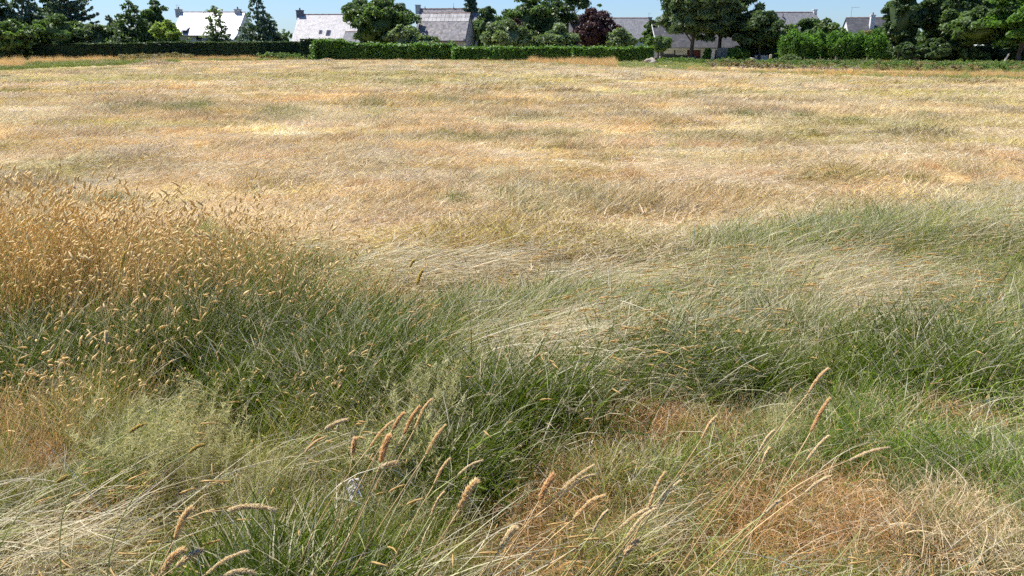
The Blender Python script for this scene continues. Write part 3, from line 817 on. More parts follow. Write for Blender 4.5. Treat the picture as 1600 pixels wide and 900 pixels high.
tree(55, 132, 17, 101, 'mid green spreading tree below the drooping cedar', 'mid', .05, nleaf=8000, group=GT, size=.22)
tree(126, 172, 32, 103, 'bushy pale green tree between the cedar and the dark pointed conifer', 'grey', .05, nleaf=5000, group=GT, size=.2)
tree(176, 242, 1, 103, 'dark pointed conifer left of the white roofed house', 'dark', .03, 'cone', 9000, .24, group=GT, rel=.34, nclump=110)
tree(163, 190, 26, 104, 'small dark pointed conifer beside the taller dark one', 'blue', .03, 'cone', 3500, .2, group=GT, rel=.34, nclump=60)
tree(222, 273, 0, 108, 'rounded grey green tree behind the dark conifer left of the white roof', 'oak', .1, nleaf=7000, group=GT)
tree(243, 282, 29, 101, 'yellow green willow like bush at the left corner of the white roofed house', 'light', .03, 'round', 5000, .2, group=GT, elong=2.6, core=False)
tree(284, 302, 56, 101, 'small bright shrub below the open skylight of the white roofed house', 'bright', .05, 'mound', 1200, .16, name='shrub', cat='shrub')
tree(316, 364, 11, 101, 'sparse upright tree with bare showing twigs in front of the white roof', 'grey', .12, 'column', 2600, .20, group=GT, rel=.16, nclump=120, core=False)
tree(380, 434, -6, 104, 'blue green spruce with a narrow pointed top right of the white roofed house', 'blue', .03, 'cone', 9000, .22, group=GT, rel=.26, nclump=150)
tree(412, 458, 47, 106, 'low dark rounded shrub between the spruce and the pinkish roof', 'dark', .02, 'mound', 4500, .2, name='shrub', cat='shrub')
tree(330, 420, 62, 102, 'low shrub growing against the base of the spruce', 'mid', .02, 'mound', 2500, .18, name='shrub', cat='shrub')
# ---- centre
tree(537, 646, -12, 103, 'big round dark green oak between the pinkish roof and the grey barn', 'oak', .07, nleaf=16000, group=GT, size=.26, nclump=110, rel=.17)
tree(604, 662, 30, 98, 'grey green apple tree with a pointed top in front of the grey barn', 'grey', .05, 'round', 7000, .2, group=GT, nclump=50)
tree(640, 692, 49, 97, 'low spreading apple tree reaching across the barn roof foot', 'grey', .05, 'round', 4500, .2, group=GT)
tree(692, 728, 64, 93, 'small clipped dark green shrub rising over the hedge below the barn', 'hedge', .02, 'mound', 2600, .16, name='shrub', cat='shrub')
tree(716, 756, -12, 122, 'grey green conifer standing behind the right end of the old slate house', 'blue', .1, 'cedar', 5000, .26, group=GT)
tree(742, 786, 5, 108, 'tall dark tree right of the barn gable', 'dark', .05, nleaf=8000, group=GT)
tree(745, 766, 22, 113, 'dark leafy tree close against the barn gable', 'oak', .02, nleaf=4500, group=GT)
tree(784, 872, -18, 112, 'broad dark tree reaching above the frame near the middle', 'oak', .05, nleaf=13000, group=GT, nclump=90, rel=.18)
tree(852, 920, -22, 116, 'open crowned tree with sky showing between its limbs left of the plum tree', 'dark', .35, nleaf=5000, group=GT, core=False, rel=.22, nclump=38)
tree(798, 822, 24, 104, 'small purple leaved tree half hidden behind rounded grey bushes', 'purple', .1, nleaf=1800, group=GT, size=.2)
tree(752, 830, 30, 95, 'rounded grey green fruit tree left of two similar ones over the hedge', 'grey', .04, nleaf=9000, group=GT, size=.2, nclump=70)
tree(838, 899, 37, 95, 'rounded grey green fruit tree directly left of the purple plum tree', 'grey', .04, nleaf=8000, group=GT, size=.2, nclump=60)
tree(894, 963, 12, 98, 'round purple leaved plum tree behind the hedge', 'purple', .08, nleaf=10000, group=GT, size=.2, nclump=80)
tree(915, 948, 5, 106, 'dark green treetop showing above the purple plum tree', 'oak', .1, nleaf=3500, group=GT)
tree(944, 994, 41, 95, 'rounded grey green fruit tree directly right of the purple plum tree', 'grey', .04, nleaf=7000, group=GT, size=.2, nclump=60)
tree(820, 850, 55, 97, 'low grey green bush filling the gap between two fruit trees', 'grey', .02, 'mound', 2500, .18, name='shrub', cat='shrub')
tree(990, 1008, 70, 90, 'low leafy shrub at the right end of the long hedge', 'bright', .02, 'mound', 1200, .15, name='shrub', cat='shrub')
# ---- right of centre
tree(1000, 1034, 29, 108, 'dark green tree between the grey roof and the pines', 'oak', .05, nleaf=5500, group=GT)
tree(1011, 1052, 53, 88, 'small bright green tree on a pale stem in front of the dark house', 'mid', .25, 'round', 4200, .16, group=GT, bark=M_BARKP, nclump=26, rel=.3)
tree(1028, 1136, -42, 97, 'left of the two big umbrella pines in front of the dark house', 'needle', .26, 'round', 24000, .24, 'pine_tree', group='pair of umbrella pines', rel=.135, nclump=190, elong=3.0, ybot=74, core=False)
tree(1072, 1176, -40, 99, 'right of the two big umbrella pines in front of the dark house', 'needle', .26, 'round', 21000, .24, 'pine_tree', group='pair of umbrella pines', rel=.135, nclump=180, elong=3.0, ybot=72, core=False)
tree(1150, 1224, 12, 95, 'dark spreading tree right of the umbrella pines', 'dark', .12, 'round', 9000, .22, group=GT, core=False, nclump=70)
tree(1136, 1172, 70, 93, 'dark rounded shrub at the foot of the right umbrella pine', 'hedge', .01, 'mound', 4500, .17, name='shrub', cat='shrub')
tree(1172, 1222, 60, 97, 'dark bushy undergrowth below the spreading tree', 'dark', .01, 'mound', 4500, .2, name='shrub', cat='shrub')
tree(1099, 1113, 74, 93, 'narrow clipped green bush beside the trunk of the left pine', 'hedge', .01, 'mound', 2200, .13, name='shrub', cat='shrub')
tree(1238, 1306, 23, 102, 'leafy dark green tree rising behind the bamboo', 'oak', .08, nleaf=8000, group=GT)
tree(1215, 1250, 35, 103, 'grey leaved tree in front of the roof with the pale chimney', 'grey', .1, nleaf=3500, group=GT, core=False)
tree(1306, 1324, 38, 104, 'small loose tree left of the white gable', 'grey', .1, nleaf=1500, group=GT, core=False, size=.18)
tree(1335, 1380, 44, 104, 'reddish brown leaved shrub in front of the dark slated house', 'brownweed', .1, nleaf=2500, group=GT, size=.18)
def bamboo(px0, px1, ytop, Y, label):
    rng = np.random.default_rng(int(px0))
    a, b = at(px0, 72, Y), at(px1, 72, Y); W = (b.x-a.x)/2; H = at((px0+px1)/2, ytop, Y).z
    t = thing('bamboo', ((a.x+b.x)/2, Y, 0), label, 'bamboo', 'bamboo clumps in a row')
    m = MB(); P = []; K = []
    for i in range(70):
        an = rng.random()*6.283; r = rng.random()**.5
        x, y = W*.75*r*math.cos(an), 1.3*r*math.sin(an); h = H*(1.08-.42*r*r)*(.74+.32*rng.random())
        ox, oy = x*.35+rng.normal()*.12, rng.normal()*.15
        f = lambda q: Vector((x+ox*q*q, y+oy*q*q, h*(q-.06*q**3)))
        m.tube([f(0), f(.33), f(.66), f(1)], [.022, .018, .012, .004], 4, False)
        for k in range(95):
            q = .12+.88*rng.random()**.75; c = f(q); sp = .28*(1.1-q*.7)
            P.append((c.x+rng.normal()*sp, c.y+rng.normal()*sp, c.z+rng.normal()*.12)); K.append(i/70)
    m.build('cane', simple_cane, t)
    V, F = leaf_quads(np.array(P), .105, rng, .5, 3.6)
    lf = np.zeros((len(P), 4)); lf[:, 0] = rng.random(len(P)); lf[:, 1] = K; lf[:, 3] = 1
    link('foliage', np_mesh('foliage', V, F, LM['bamboo'], {'lf': np.repeat(lf, 4, 0)}), t)
simple_cane = simple('bamboo_cane', (.22, .26, .09), .5)
for i, (a, b, yt, lb) in enumerate([(1216, 1268, 44, 'leftmost bright green bamboo clump behind the bush'), (1255, 1300, 49, 'second bamboo clump from the left below the leafy tree'),
                    (1284, 1334, 46, 'third bamboo clump, left of the white gable'), (1318, 1360, 49, 'fourth bamboo clump, directly below the white gable'), (1345, 1384, 47, 'rightmost bamboo clump beside the dark wood')]):
    bamboo(a, b, yt, 90.5+(i % 2)*.8, lb)
tree(-60, 60, 8, 108, 'dark broad tree filling the back of the far left corner', 'oak', .02, nleaf=10000, group=GT)
tree(115, 190, 40, 107, 'low dark tree behind the pale bushy tree on the left', 'oak', .02, nleaf=6000, group=GT)
tree(150, 215, 30, 106, 'dark leafy tree left of the tall pointed conifer', 'mid', .02, nleaf=6000, group=GT)
tree(225, 285, 38, 106, 'dark shrubbery behind the yellow green bush', 'oak', .02, nleaf=5000, group=GT)
tree(735, 800, 20, 112, 'dark tree behind the leftmost rounded fruit tree', 'oak', .02, nleaf=8000, group=GT)
tree(770, 850, 20, 110, 'dark tree filling the gap behind two rounded fruit trees', 'dark', .02, nleaf=9000, group=GT)
tree(840, 905, 40, 112, 'dark undergrowth behind the second rounded fruit tree', 'dark', .02, nleaf=5000, group=GT)
tree(1140, 1200, 20, 100, 'dark tree crowding the right side of the right pine', 'needle', .05, nleaf=6000, group=GT)
tree(1190, 1245, 48, 100, 'dark low tree beside the leftmost bamboo', 'dark', .02, nleaf=5000, group=GT)
tree(1365, 1420, 30, 100, 'dark tree filling the left flank of the wood', 'dark', .02, nleaf=8000, group='trees of the dark wood at the right')
tree(1440, 1530, 20, 102, 'dark tree filling the middle of the wood', 'oak', .02, nleaf=9000, group='trees of the dark wood at the right')
tree(1520, 1620, 20, 104, 'dark tree at the back of the wood behind the hollow', 'dark', .02, nleaf=8000, group='trees of the dark wood at the right')
tree(1220, 1252, 84, 84, 'small rounded grey green bush standing alone before the bamboo', 'grey', .02, 'mound', 3000, .14, name='shrub', cat='shrub')
# ---- right wood
GW = 'trees of the dark wood at the right'
tree(1372, 1440, -40, 96, 'left edge tree of the dark wood with blue green leaves', 'dark', .1, nleaf=12000, group=GW, nclump=100, rel=.17)
tree(1428, 1510, -60, 97, 'tall dark tree in the middle of the right hand wood', 'dark', .08, nleaf=12000, group=GW, nclump=100, rel=.17)
tree(1468, 1568, 4, 90, 'olive green tree leaning out in front of the dark wood', 'oak', .18, nleaf=12000, group=GW, nclump=90, rel=.18)
tree(1500, 1600, -60, 100, 'tall dark tree behind the olive green one at the right', 'dark', .05, nleaf=10000, group=GW)
tree(1538, 1650, -30, 86, 'bright sunlit green tree at the right edge above the dark hollow', 'bright', .06, nleaf=19000, group=GW, size=.22, nclump=90, rel=.18, core=False)
tree(1600, 1750, -70, 96, 'dark tree beyond the right edge of the view', 'dark', .05, nleaf=8000, group=GW)
tree(1380, 1440, 62, 92, 'leafy undergrowth at the left foot of the dark wood', 'dark', .01, 'mound', 6000, .2, name='shrub', cat='shrub')
tree(1425, 1500, 58, 91, 'dense dark undergrowth below the middle of the wood', 'dark', .01, 'mound', 7000, .2, name='shrub', cat='shrub')
tree(1490, 1545, 68, 90, 'undergrowth with pale leaves below the olive green tree', 'oak', .01, 'mound', 6000, .18, name='shrub', cat='shrub')
tree(1535, 1640, 64, 91, 'dark hollow thicket below the bright green tree', 'dark', .01, 'mound', 9000, .2, name='shrub', cat='shrub')

# distant belt of trees behind everything, reads as one mass
rng = np.random.default_rng(5)
cl = []
for i in range(260):
    px_ = rng.uniform(-300, 1900); Yd = rng.uniform(135, 160)
    hgt = 2.6 + .6*math.sin(px_*.02) + rng.random()*.6
    p = at(px_, 70, Yd); cl.append((p.x, Yd, rng.uniform(.5, hgt), 1.6 + rng.random()))
me = crown_mesh(cl, 26000, .5, LM['dark'], rng)
tag(link('far_wood', me), 'low mass of distant trees behind the houses', kind='stuff')

# ------------------------------------------------------------------ hedges
def hedge(pts, label, mat, n, size, thick=1.2, rough=.12, name='hedge', group='garden hedges along the far side of the field', seed=3):
    """pts: list of (px, ytop, Y); box of leaves along the line"""
    rng = np.random.default_rng(seed + abs(int(pts[0][0])))
    P = [(at(px, yt, Y)) for px, yt, Y in pts]
    xs = np.array([p.x for p in P]); ys = np.array([p.y for p in P]); zs = np.array([p.z for p in P])
    X0, X1 = xs[0], xs[-1]
    root = thing(name, ((X0+X1)/2, float(np.interp((X0+X1)/2, xs, ys)), 0), label, 'hedge', group)
    ox, oy = root.location.x, root.location.y
    # core, coloured darker than the leaves to put in inner shade
    nx = max(8, int((X1-X0)/.5)); cs = np.linspace(X0+.1, X1-.1, nx)
    V = []; 
    prof = [(-.5, -.1), (-.48, .5), (-.42, .9), (-.25, .97), (.25, .97), (.42, .9), (.5, -.1)]
    for c in cs:
        yy = np.interp(c, xs, ys); hh = np.interp(c, xs, zs)
        for (a, b) in prof:
            w = 1 + rough*(float(vn(c*1.7, a*5 + b*6, 1))-.5)
            V.append((c-ox, yy-oy + a*thick*.86*w, b*hh*.95*w if b > 0 else -.1))
    k = len(prof)
    F = [(i*k+j, (i+1)*k+j, (i+1)*k+j+1, i*k+j+1) for i in range(nx-1) for j in range(k-1)]
    F += [] 
    c = X0 + (X1-X0)*rng.random(n)
    yy = np.interp(c, xs, ys); hh = np.interp(c, xs, zs) * (1 + rough*(fbm(c*.8, c*0, 0)-.5))
    face = rng.random(n)
    bulge = rough * 1.2*(fbm(c*.9, 5+rng.random(n)*0, 2)-.5)
    zr = rng.random(n)
    fr = face < .58; tp = (face >= .58) & (face < .86); bk = face >= .86
    Y_ = np.where(fr, -thick/2 + (zr**3)*.18 - bulge, np.where(bk, thick/2, (rng.random(n)-.5)*thick))
    Z_ = np.where(tp, hh, zr*hh)
    nrm = np.stack([np.zeros(n), np.where(fr, -1., np.where(bk, 1., 0.)), np.where(tp, 1., .2)], 1)
    ends = rng.random(n) < .03
    cc = np.where(ends, np.where(rng.random(n) < .5, X0, X1), c)
    Q = np.stack([cc-ox, yy-oy+Y_, Z_], 1) + rng.normal(size=(n, 3))*rough*.35
    sh = rng.random(n) < .025*rough/.1
    Q[sh, 2] += rng.random(sh.sum())*.28
    LV, LF = leaf_quads(Q, size, rng, .35, 1.5, nrm, .5)
    lf = np.zeros((n, 4)); lf[:, 0] = rng.random(n); lf[:, 1] = vn(cc*1.3, Z_*2, 2); lf[:, 3] = 1
    VV = np.concatenate([LV, np.array(V)]); LFA = np.concatenate([np.repeat(lf, 4, 0), np.tile((.1, .1, 0, 1), (len(V), 1))])
    me = np_mesh('foliage', VV, [LF, np.array(F)+len(LV)], LM[mat], {'lf': LFA})
    link('foliage', me, root)
    return root

hedge([(40, 69, 99), (150, 68.5, 99), (300, 66, 99), (472, 66.5, 99)], 'long flat topped dark clipped hedge on the left below the white roofed house', 'clipped', 30000, .14, 1.3, .08)
hedge([(471, 61.5, 91), (534, 61.5, 91)], 'short taller block of dark clipped hedge where the two long hedges meet', 'clipped', 5500, .13, 1.3, .05)
hedge([(493, 65, 88), (545, 66.5, 87.5), (600, 72, 87), (650, 71.5, 87), (702, 71, 86.5)], 'bushy bright topped laurel hedge left of the gap below the barn', 'hedge', 16000, .17, 1.6, .25)
hedge([(710, 75, 86), (800, 76, 85), (890, 76, 84.5)], 'trimmed laurel hedge from the barn to the purple plum tree', 'hedge', 13000, .16, 1.4, .22)
hedge([(893, 76, 84.5), (955, 76.5, 84), (1018, 77, 84)], 'trimmed laurel hedge below the plum tree and the long grey roof', 'hedge', 9000, .16, 1.4, .22)
hedge([(-300, 62, 97), (38, 66, 97)], 'dark rough hedge at the far left edge', 'dark', 12000, .2, 2.0, .3)
hedge([(1375, 80, 96), (1700, 70, 94)], 'dark rough hedge at the foot of the right hand wood', 'dark', 14000, .2, 2.0, .3)

# ------------------------------------------------------------------ small fixed things on the far side
def post(px0, px1, ytop, Y, label, mat, name='post', slant=0.0):
    a, b = at(px0, ytop, Y), at(px1, ytop, Y)
    r = (b.x-a.x)/2; cx = (a.x+b.x)/2
    t = thing(name, (cx, Y, 0), label, name.replace('_', ' '))
    m = MB(); m.tube([(0, 0, -.1), (slant*.5, 0, a.z*.5), (slant, 0, a.z-.05), (slant, 0, a.z)], [r*1.1, r, r*.95, r*.6], 8)
    m.build('shaft', mat, t)
    return t
post(1111.5, 1117, 76, 92, 'pale bare upright post directly left of the right pine trunk', M_BARKP, 'gate_post', .1)
post(1202, 1206.5, 85, 90, 'pale weathered wooden post right of the spreading dark tree', M_WOOD, 'wooden_post')
post(1256.5, 1258.2, 88, 89, 'thin fence stake left of centre below the bamboo', M_WOOD, 'stake')
post(1281, 1282.6, 88, 89, 'second thin fence stake below the bamboo', M_WOOD, 'stake')
post(1305, 1307, 87, 89, 'thickest thin fence stake below the middle bamboo clump', M_WOOD, 'stake')
post(1354, 1355.5, 89, 89, 'rightmost thin fence stake below the bamboo', M_WOOD, 'stake')
post(1017.5, 1021, 84, 86, 'green painted water standpipe at the right end of the hedge', simple('green_paint', (.08, .28, .20), .6), 'standpipe')
post(1030, 1033, 88, 86, 'short pale post at the foot of the small bright tree', M_BARKP, 'short_post')
tree(1398, 1412, 70, 86, 'slender young tree on a thin dark stem before the wood', 'dark', .55, 'round', 900, .18, nclump=16, core=False)
p = at(1570, 104, 84)
t = thing('leaning_trunk', (at(1567, 108, 84).x, 84, 0), 'pale leaning tree stump in the hollow under the bright green tree', 'stump')
m = MB(); m.tube([(0, 0, -.1), (.12, 0, .35), (.34, 0, .85)], [.11, .10, .07], 8); m.build('trunk', M_BARKP, t)
# beige garden wall and panel
def wallbox(name, label, x0, x1, ytop, Y, mat, th=.2):
    a, b = at(x0, ytop, Y), at(x1, ytop, Y)
    t = thing(name, ((a.x+b.x)/2, Y, 0), label, 'wall'); w = (b.x-a.x)/2
    m = MB(); m.box(-w, w, 0, th, -.2, a.z); m.build('wall', mat, t)
    c = MB(); c.box(-w-.04, w+.04, -.04, th+.04, a.z, a.z+.07); c.build('coping', M_GREYR, t)
wallbox('garden_wall', 'beige garden wall between the pine trunk and the dark shrub', 1121, 1140, 76, 97, simple('beige_render', (.36, .32, .27), .9))
wallbox('garden_wall', 'low beige wall showing below the left edge of the wood', 1392, 1440, 90, 91.5, simple('brown_render', (.30, .25, .21), .9))
wallbox('garden_wall', 'low pale wall under the spreading dark tree', 1180, 1200, 87, 95, M_WHITE)
# boulder
p0 = on_plane(1017, 101, 0)
t = thing('boulder', (p0.x, p0.y, 0), 'rounded pale boulder lying in the grass by the end of the hedge', 'boulder')
V, F = blob_core(0, 0, .18, .52, .4, .36, np.random.default_rng(2), 20, 12)
link('stone', np_mesh('stone', V, np.array(F), M_ROCK, smooth=True), t)

exec_grass = True
# ------------------------------------------------------------------ grass blades
def blades(n, R_, L, th0, th1, phi, width, segs, rng, rz=0.0, heads=0.0, headlen=.05, headw=.009, droop=0.0, square=None, wob=.25, zlift=0.0):
    """returns verts, faces list, attr.  L, th0, th1, phi are (lo, hi) / phi=(mean, spread)"""
    if square: rt = (rng.random((n, 2))-.5)*square
    else:
        rt = rng.normal(size=(n, 2))*R_
    Ls = rng.uniform(L[0], L[1], n)
    a0 = rng.uniform(th0[0], th0[1], n); a1 = rng.uniform(th1[0], th1[1], n)
    ph = phi[0] + (rng.random(n)*2-1)*phi[1]
    dph = rng.normal(size=n)*wob
    p = np.stack([rt[:, 0], rt[:, 1], np.full(n, rz) + rng.random(n)*zlift], 1)
    rows = []; 
    wv = rng.normal(size=(n, 3)); 
    rnd = rng.random(n)
    w = width*(.6+.8*rng.random(n))
    for k in range(segs+1):
        t = k/segs
        th = a0 + (a1-a0)*t**1.2; f = ph + dph*t
        d = np.stack([np.sin(th)*np.cos(f), np.sin(th)*np.sin(f), np.cos(th)], 1)
        s = np.cross(d, wv); s /= np.linalg.norm(s, axis=1)[:, None]+1e-9
        ww = w*(1-t**2.2)*1.0 + w*.12
        rows.append((p - s*ww[:, None]/2, p + s*ww[:, None]/2, t))
        if k < segs: p = p + d*(Ls/segs)[:, None]
        p[:, 2] = np.maximum(p[:, 2], .004)
    V = np.stack([q for r in rows for q in r[:2]], 1)      # n, 2*(segs+1), 3
    A = np.zeros((n, 2*(segs+1), 4)); A[..., 3] = 1
    for k in range(segs+1):
        A[:, 2*k, 0] = A[:, 2*k+1, 0] = rows[k][2]
    A[..., 1] = rnd[:, None]
    base = (np.arange(n)*2*(segs+1))[:, None, None]
    q = np.array([[2*k, 2*k+1, 2*k+3, 2*k+2] for k in range(segs)])[None]
    F = (base + q).reshape(-1, 4)
    V = V.reshape(-1, 3); A = A.reshape(-1, 4)
    out_f = [F]
    if heads > 0:
        sel = np.nonzero(rng.random(n) < heads)[0]
        tip = p[sel]; th = a1[sel]; f = (ph+dph)[sel]
        hv = []; hf = []; ha = []
        c = len(V)
        for i in range(len(sel)):
            hl = headlen*(.6+.8*rng.random()); hw = headw*(.7+.6*rng.random())
            pp = Vector(tip[i]); dd = Vector((math.sin(th[i])*math.cos(f[i]), math.sin(th[i])*math.sin(f[i]), math.cos(th[i])))
            bend = Vector((rng.normal()*.3+.3, rng.normal()*.3, -.25))
            a = dd.orthogonal().normalized(); b = dd.cross(a)
            ring = [(0, .25), (.2, .9), (.5, 1.0), (.8, .7), (1.0, .12)]
            for (t, r) in ring:
                cc = pp + dd*hl*t + bend*hl*t*t*.5
                for k in range(4):
                    an = k*math.pi/2 + t*2
                    hv.append(cc + (a*math.cos(an)+b*math.sin(an))*hw*.5*r*(.8+.4*rng.random()))
                    ha.append((1, rng.random(), 1, 1))
            for j in range(4):
                for k in range(4):
                    hf.append((c+j*4+k, c+j*4+(k+1) % 4, c+(j+1)*4+(k+1) % 4, c+(j+1)*4+k))
            c += 20
        if hv:
            V = np.concatenate([V, np.array([tuple(x) for x in hv])]); A = np.concatenate([A, np.array(ha)]); out_f.append(np.array(hf))
    return V, out_f, A

def merge(parts):
    V = []; F = []; A = []; o = 0
    for (v, f, a) in parts:
        V.append(v); A.append(a)
        for g in f: F.append(np.asarray(g)+o)
        o += len(v)
    return np.concatenate(V), [np.concatenate(F)], np.concatenate(A)

def proto(name, parts, mat):
    V, F, A = merge(parts)
    me = np_mesh(name, V, F, mat, {'bl': A})
    return bpy.data.objects.new(name, me)

PI = math.pi
rg = np.random.default_rng(11)
GREEN_P = [proto('green_tuft', [blades(240, .10, (.10, .27), (.05, .8), (.5, 1.9), (0.4, 2.6), .0030, 4, rg, wob=.5),
                               blades(16, .09, (.10, .26), (.1, .9), (.7, 1.9), (.4, 2.8), .0068, 5, rg, wob=.4),
                               blades(36, .10, (.2, .42), (.1, .8), (.7, 1.7), (.3, 1.5), .0022, 5, rg, heads=.04, headlen=.03, headw=.005)], M_GRASS) for i in range(5)]
LOD_P = [proto('lodged_tuft', [blades(85, .15, (.25, .55), (1.0, 1.45), (1.35, 1.8), (.1, .7), .0024, 5, rg, wob=.4, heads=.12, headlen=.06, headw=.008, zlift=.14),
                               blades(140, .13, (.08, .22), (.3, 1.2), (.9, 1.9), (.2, 2.2), .0027, 4, rg, wob=.5)], M_GRASS) for i in range(5)]
FUZZ_P = [proto('fuzz_tuft', [blades(420, .13, (.06, .15), (.2, 1.3), (1.0, 2.3), (0, PI), .0016, 4, rg, wob=.9, zlift=.04)], M_FUZZ) for i in range(4)]
STRAW_P = [proto('straw_tuft', [blades(270, .13, (.07, .2), (.3, 1.3), (.8, 1.9), (.2, 2.4), .0023, 3, rg, wob=.7)], M_STRAW) for i in range(4)]
TALL_P = [proto('tall_tuft', [blades(60, .14, (.40, .90), (.0, .32), (.12, 1.05), (.3, 1.8), .0023, 5, rg, heads=.6, headlen=.056, headw=.0145),
                              blades(110, .14, (.15, .42), (.05, .5), (.3, 1.5), (0, PI), .0034, 4, rg)], M_TALL) for i in range(6)]
def fluff_proto():
    V, F, A = blades(30, .11, (.26, .46), (.05, .35), (.3, .9), (.2, 1.2), .002, 4, rg)
    parts = [(V, F, A), blades(100, .11, (.12, .28), (.1, .6), (.5, 1.5), (0, PI), .003, 3, rg)]
    n = 30; vv = V.reshape(n, 10, 3)
    for i in range(n):
        tip = vv[i, 8:].mean(0); b0 = vv[i, 6:8].mean(0)
        for t in np.linspace(.1, 1, 6):
            c = b0 + (tip-b0)*t*1.3
            v, f, a = blades(7, .003, (.02, .055), (.3, 1.3), (.6, 1.8), (0, PI), .0028, 2, rg)
            v[:, :] += c; a[:, 2] = 1
            parts.append((v, f, a))
    return proto('fluff_tuft', parts, M_FLUFF)
FLUFF_P = [fluff_proto() for i in range(4)]
FIELD_P = [proto('field_tuft', [blades(300, .2, (.05, .15), (.5, 1.5), (1.0, 1.9), (.0, 1.9), .0036, 3, rg, wob=.6, square=.7, zlift=.03)], M_STRAW) for i in range(5)]
FAR_P = [proto('far_tuft', [blades(230, .3, (.07, .24), (.7, 1.5), (1.1, 1.8), (.0, 1.3), .010, 2, rg, square=1.4, zlift=.05)], M_STRAW) for i in range(4)]
RANK_G = [proto('green_rank_tuft', [blades(90, .2, (.3, .8), (.0, .5), (.3, 1.3), (.2, 2.5), .012, 3, rg)], M_GRASS) for i in range(4)]
RANK_P = [proto('rank_tuft', [blades(60, .2, (.35, .8), (.0, .35), (.2, 1.0), (.2, 2.5), .011, 3, rg, heads=.25, headlen=.10, headw=.022)], M_TALL) for i in range(4)]

def weed_proto(mat):
    N_ = 150
    c = [(rg.normal()*.18, rg.normal()*.18, .05+.4*rg.random(), .12) for _ in range(10)]
    me = crown_mesh(c, N_, .10, mat, rg, elong=2.0)
    return bpy.data.objects.new('weed', me)
WEED_P = [weed_proto(LM['weed']) for i in range(3)]
BROWN_P = [weed_proto(LM['brownweed']) for i in range(3)]

def scatter(name, label, protos, X, Y, Z, tilt, rotz, scale, tint, dry, sz=None):
    n = len(X)
    if n == 0: return
    me = bpy.data.meshes.new(name)
    me.vertices.add(n); me.vertices.foreach_set('co', np.stack([X, Y, Z], 1).astype(np.float32).ravel())
    def attr(nm, ty, f, v):
        a = me.attributes.new(nm, ty, 'POINT'); a.data.foreach_set(f, np.ascontiguousarray(v).ravel())
    e = np.zeros((n, 3), np.float32); e[:, 0] = tilt[0]; e[:, 1] = tilt[1]; e[:, 2] = rotz
    attr('rot', 'FLOAT_VECTOR', 'vector', e)
    s3 = np.stack([scale, scale, scale if sz is None else scale*sz], 1).astype(np.float32)
    attr('size', 'FLOAT_VECTOR', 'vector', s3)
    attr('variant', 'INT', 'value', RNG.integers(0, len(protos), n).astype(np.int32))
    t4 = np.ones((n, 4), np.float32); t4[:, :3] = tint
    attr('tint', 'FLOAT_COLOR', 'color', t4)
    attr('dry', 'FLOAT', 'value', np.asarray(dry, np.float32)*np.ones(n, np.float32))
    ob = link(name, me)
    ng = bpy.data.node_groups.new(name, 'GeometryNodeTree')
    ng.interface.new_socket('Geometry', in_out='INPUT', socket_type='NodeSocketGeometry')
    ng.interface.new_socket('Geometry', in_out='OUTPUT', socket_type='NodeSocketGeometry')
    N = ng.nodes; L = ng.links
    gi = N.new('NodeGroupInput'); go = N.new('NodeGroupOutput')
    jn = N.new('GeometryNodeJoinGeometry')
    for p_ in protos:
        oi = N.new('GeometryNodeObjectInfo'); oi.inputs['Object'].default_value = p_; oi.inputs['As Instance'].default_value = True
        L.new(oi.outputs['Geometry'], jn.inputs[0])
    ip = N.new('GeometryNodeInstanceOnPoints'); ip.inputs['Pick Instance'].default_value = True
    def na(nm, ty):
        a = N.new('GeometryNodeInputNamedAttribute'); a.data_type = ty; a.inputs['Name'].default_value = nm
        return [o for o in a.outputs if o.enabled and o.name == 'Attribute'][0]
    mp = N.new('GeometryNodeMeshToPoints')
    L.new(gi.outputs[0], mp.inputs[0])
    L.new(mp.outputs[0], ip.inputs['Points']); L.new(jn.outputs[0], ip.inputs['Instance'])
    L.new(na('variant', 'INT'), ip.inputs['Instance Index'])
    er = N.new('FunctionNodeEulerToRotation'); L.new(na('rot', 'FLOAT_VECTOR'), er.inputs[0]); L.new(er.outputs[0], ip.inputs['Rotation'])
    L.new(na('size', 'FLOAT_VECTOR'), ip.inputs['Scale'])
    L.new(ip.outputs[0], go.inputs[0])
    md = ob.modifiers.new('scatter', 'NODES'); md.node_group = ng
    tag(ob, label, kind='stuff')
    return ob

def rand_area(n, y0, y1, spread=.72, margin=.9, power=1.0):
    """random ground points in the wedge in view, with a margin, even per square metre"""
    out = []
    Yv = np.sqrt(RNG.random(n*2)*(y1*y1-y0*y0)+y0*y0)
    wd = spread*Yv+margin
    keep = RNG.random(n*2) < (wd/Yv)/((spread*y0+margin)/y0)
    Yv = Yv[keep][:n]; wd = wd[keep][:n]
    return (RNG.random(len(Yv))*2-1)*wd, Yv

def jit(n, s): return RNG.normal(size=n)*s

# ---- near verge
DENS = 125
X, Y = rand_area(2900, 1.25, 8.6)
area_n = len(X)
u, v = pix(X, Y, 0.24)
jx, jy = jit(len(X), 16), jit(len(X), 12)
in_field = v < field_edge(u) + jit(len(X), 10) - 22*(fbm(X*1.2, Y*1.2, 3)-.5)*2
score = {k: np.zeros(len(X)) for k in KINDS}
score['green'] += .62 + .25*(fbm(X*1.7, Y*1.7, 2)-.5)
for (px_, py_, rx_, ry_, k, w) in PATCH:
    zk = {'fuzz': .09, 'straw': .10, 'lodged': .16, 'fluff': .34, 'green': .24}[k]
    u_, v_ = pix(X, Y, zk)
    score[k] = np.maximum(score[k], w*gauss(u_+jx, v_+jy, px_, py_, rx_*1.1, ry_*1.2))
score['fuzz'] += .35*(fbm(X*2.2+3, Y*2.2, 1)-.5); score['straw'] += .3*(fbm(X*1.5+8, Y*1.9, 3)-.4); score['lodged'] += .4*(fbm(X*.9+3, Y*2.2, 0)-.6)
names = [k for k in KINDS if k != 'field']
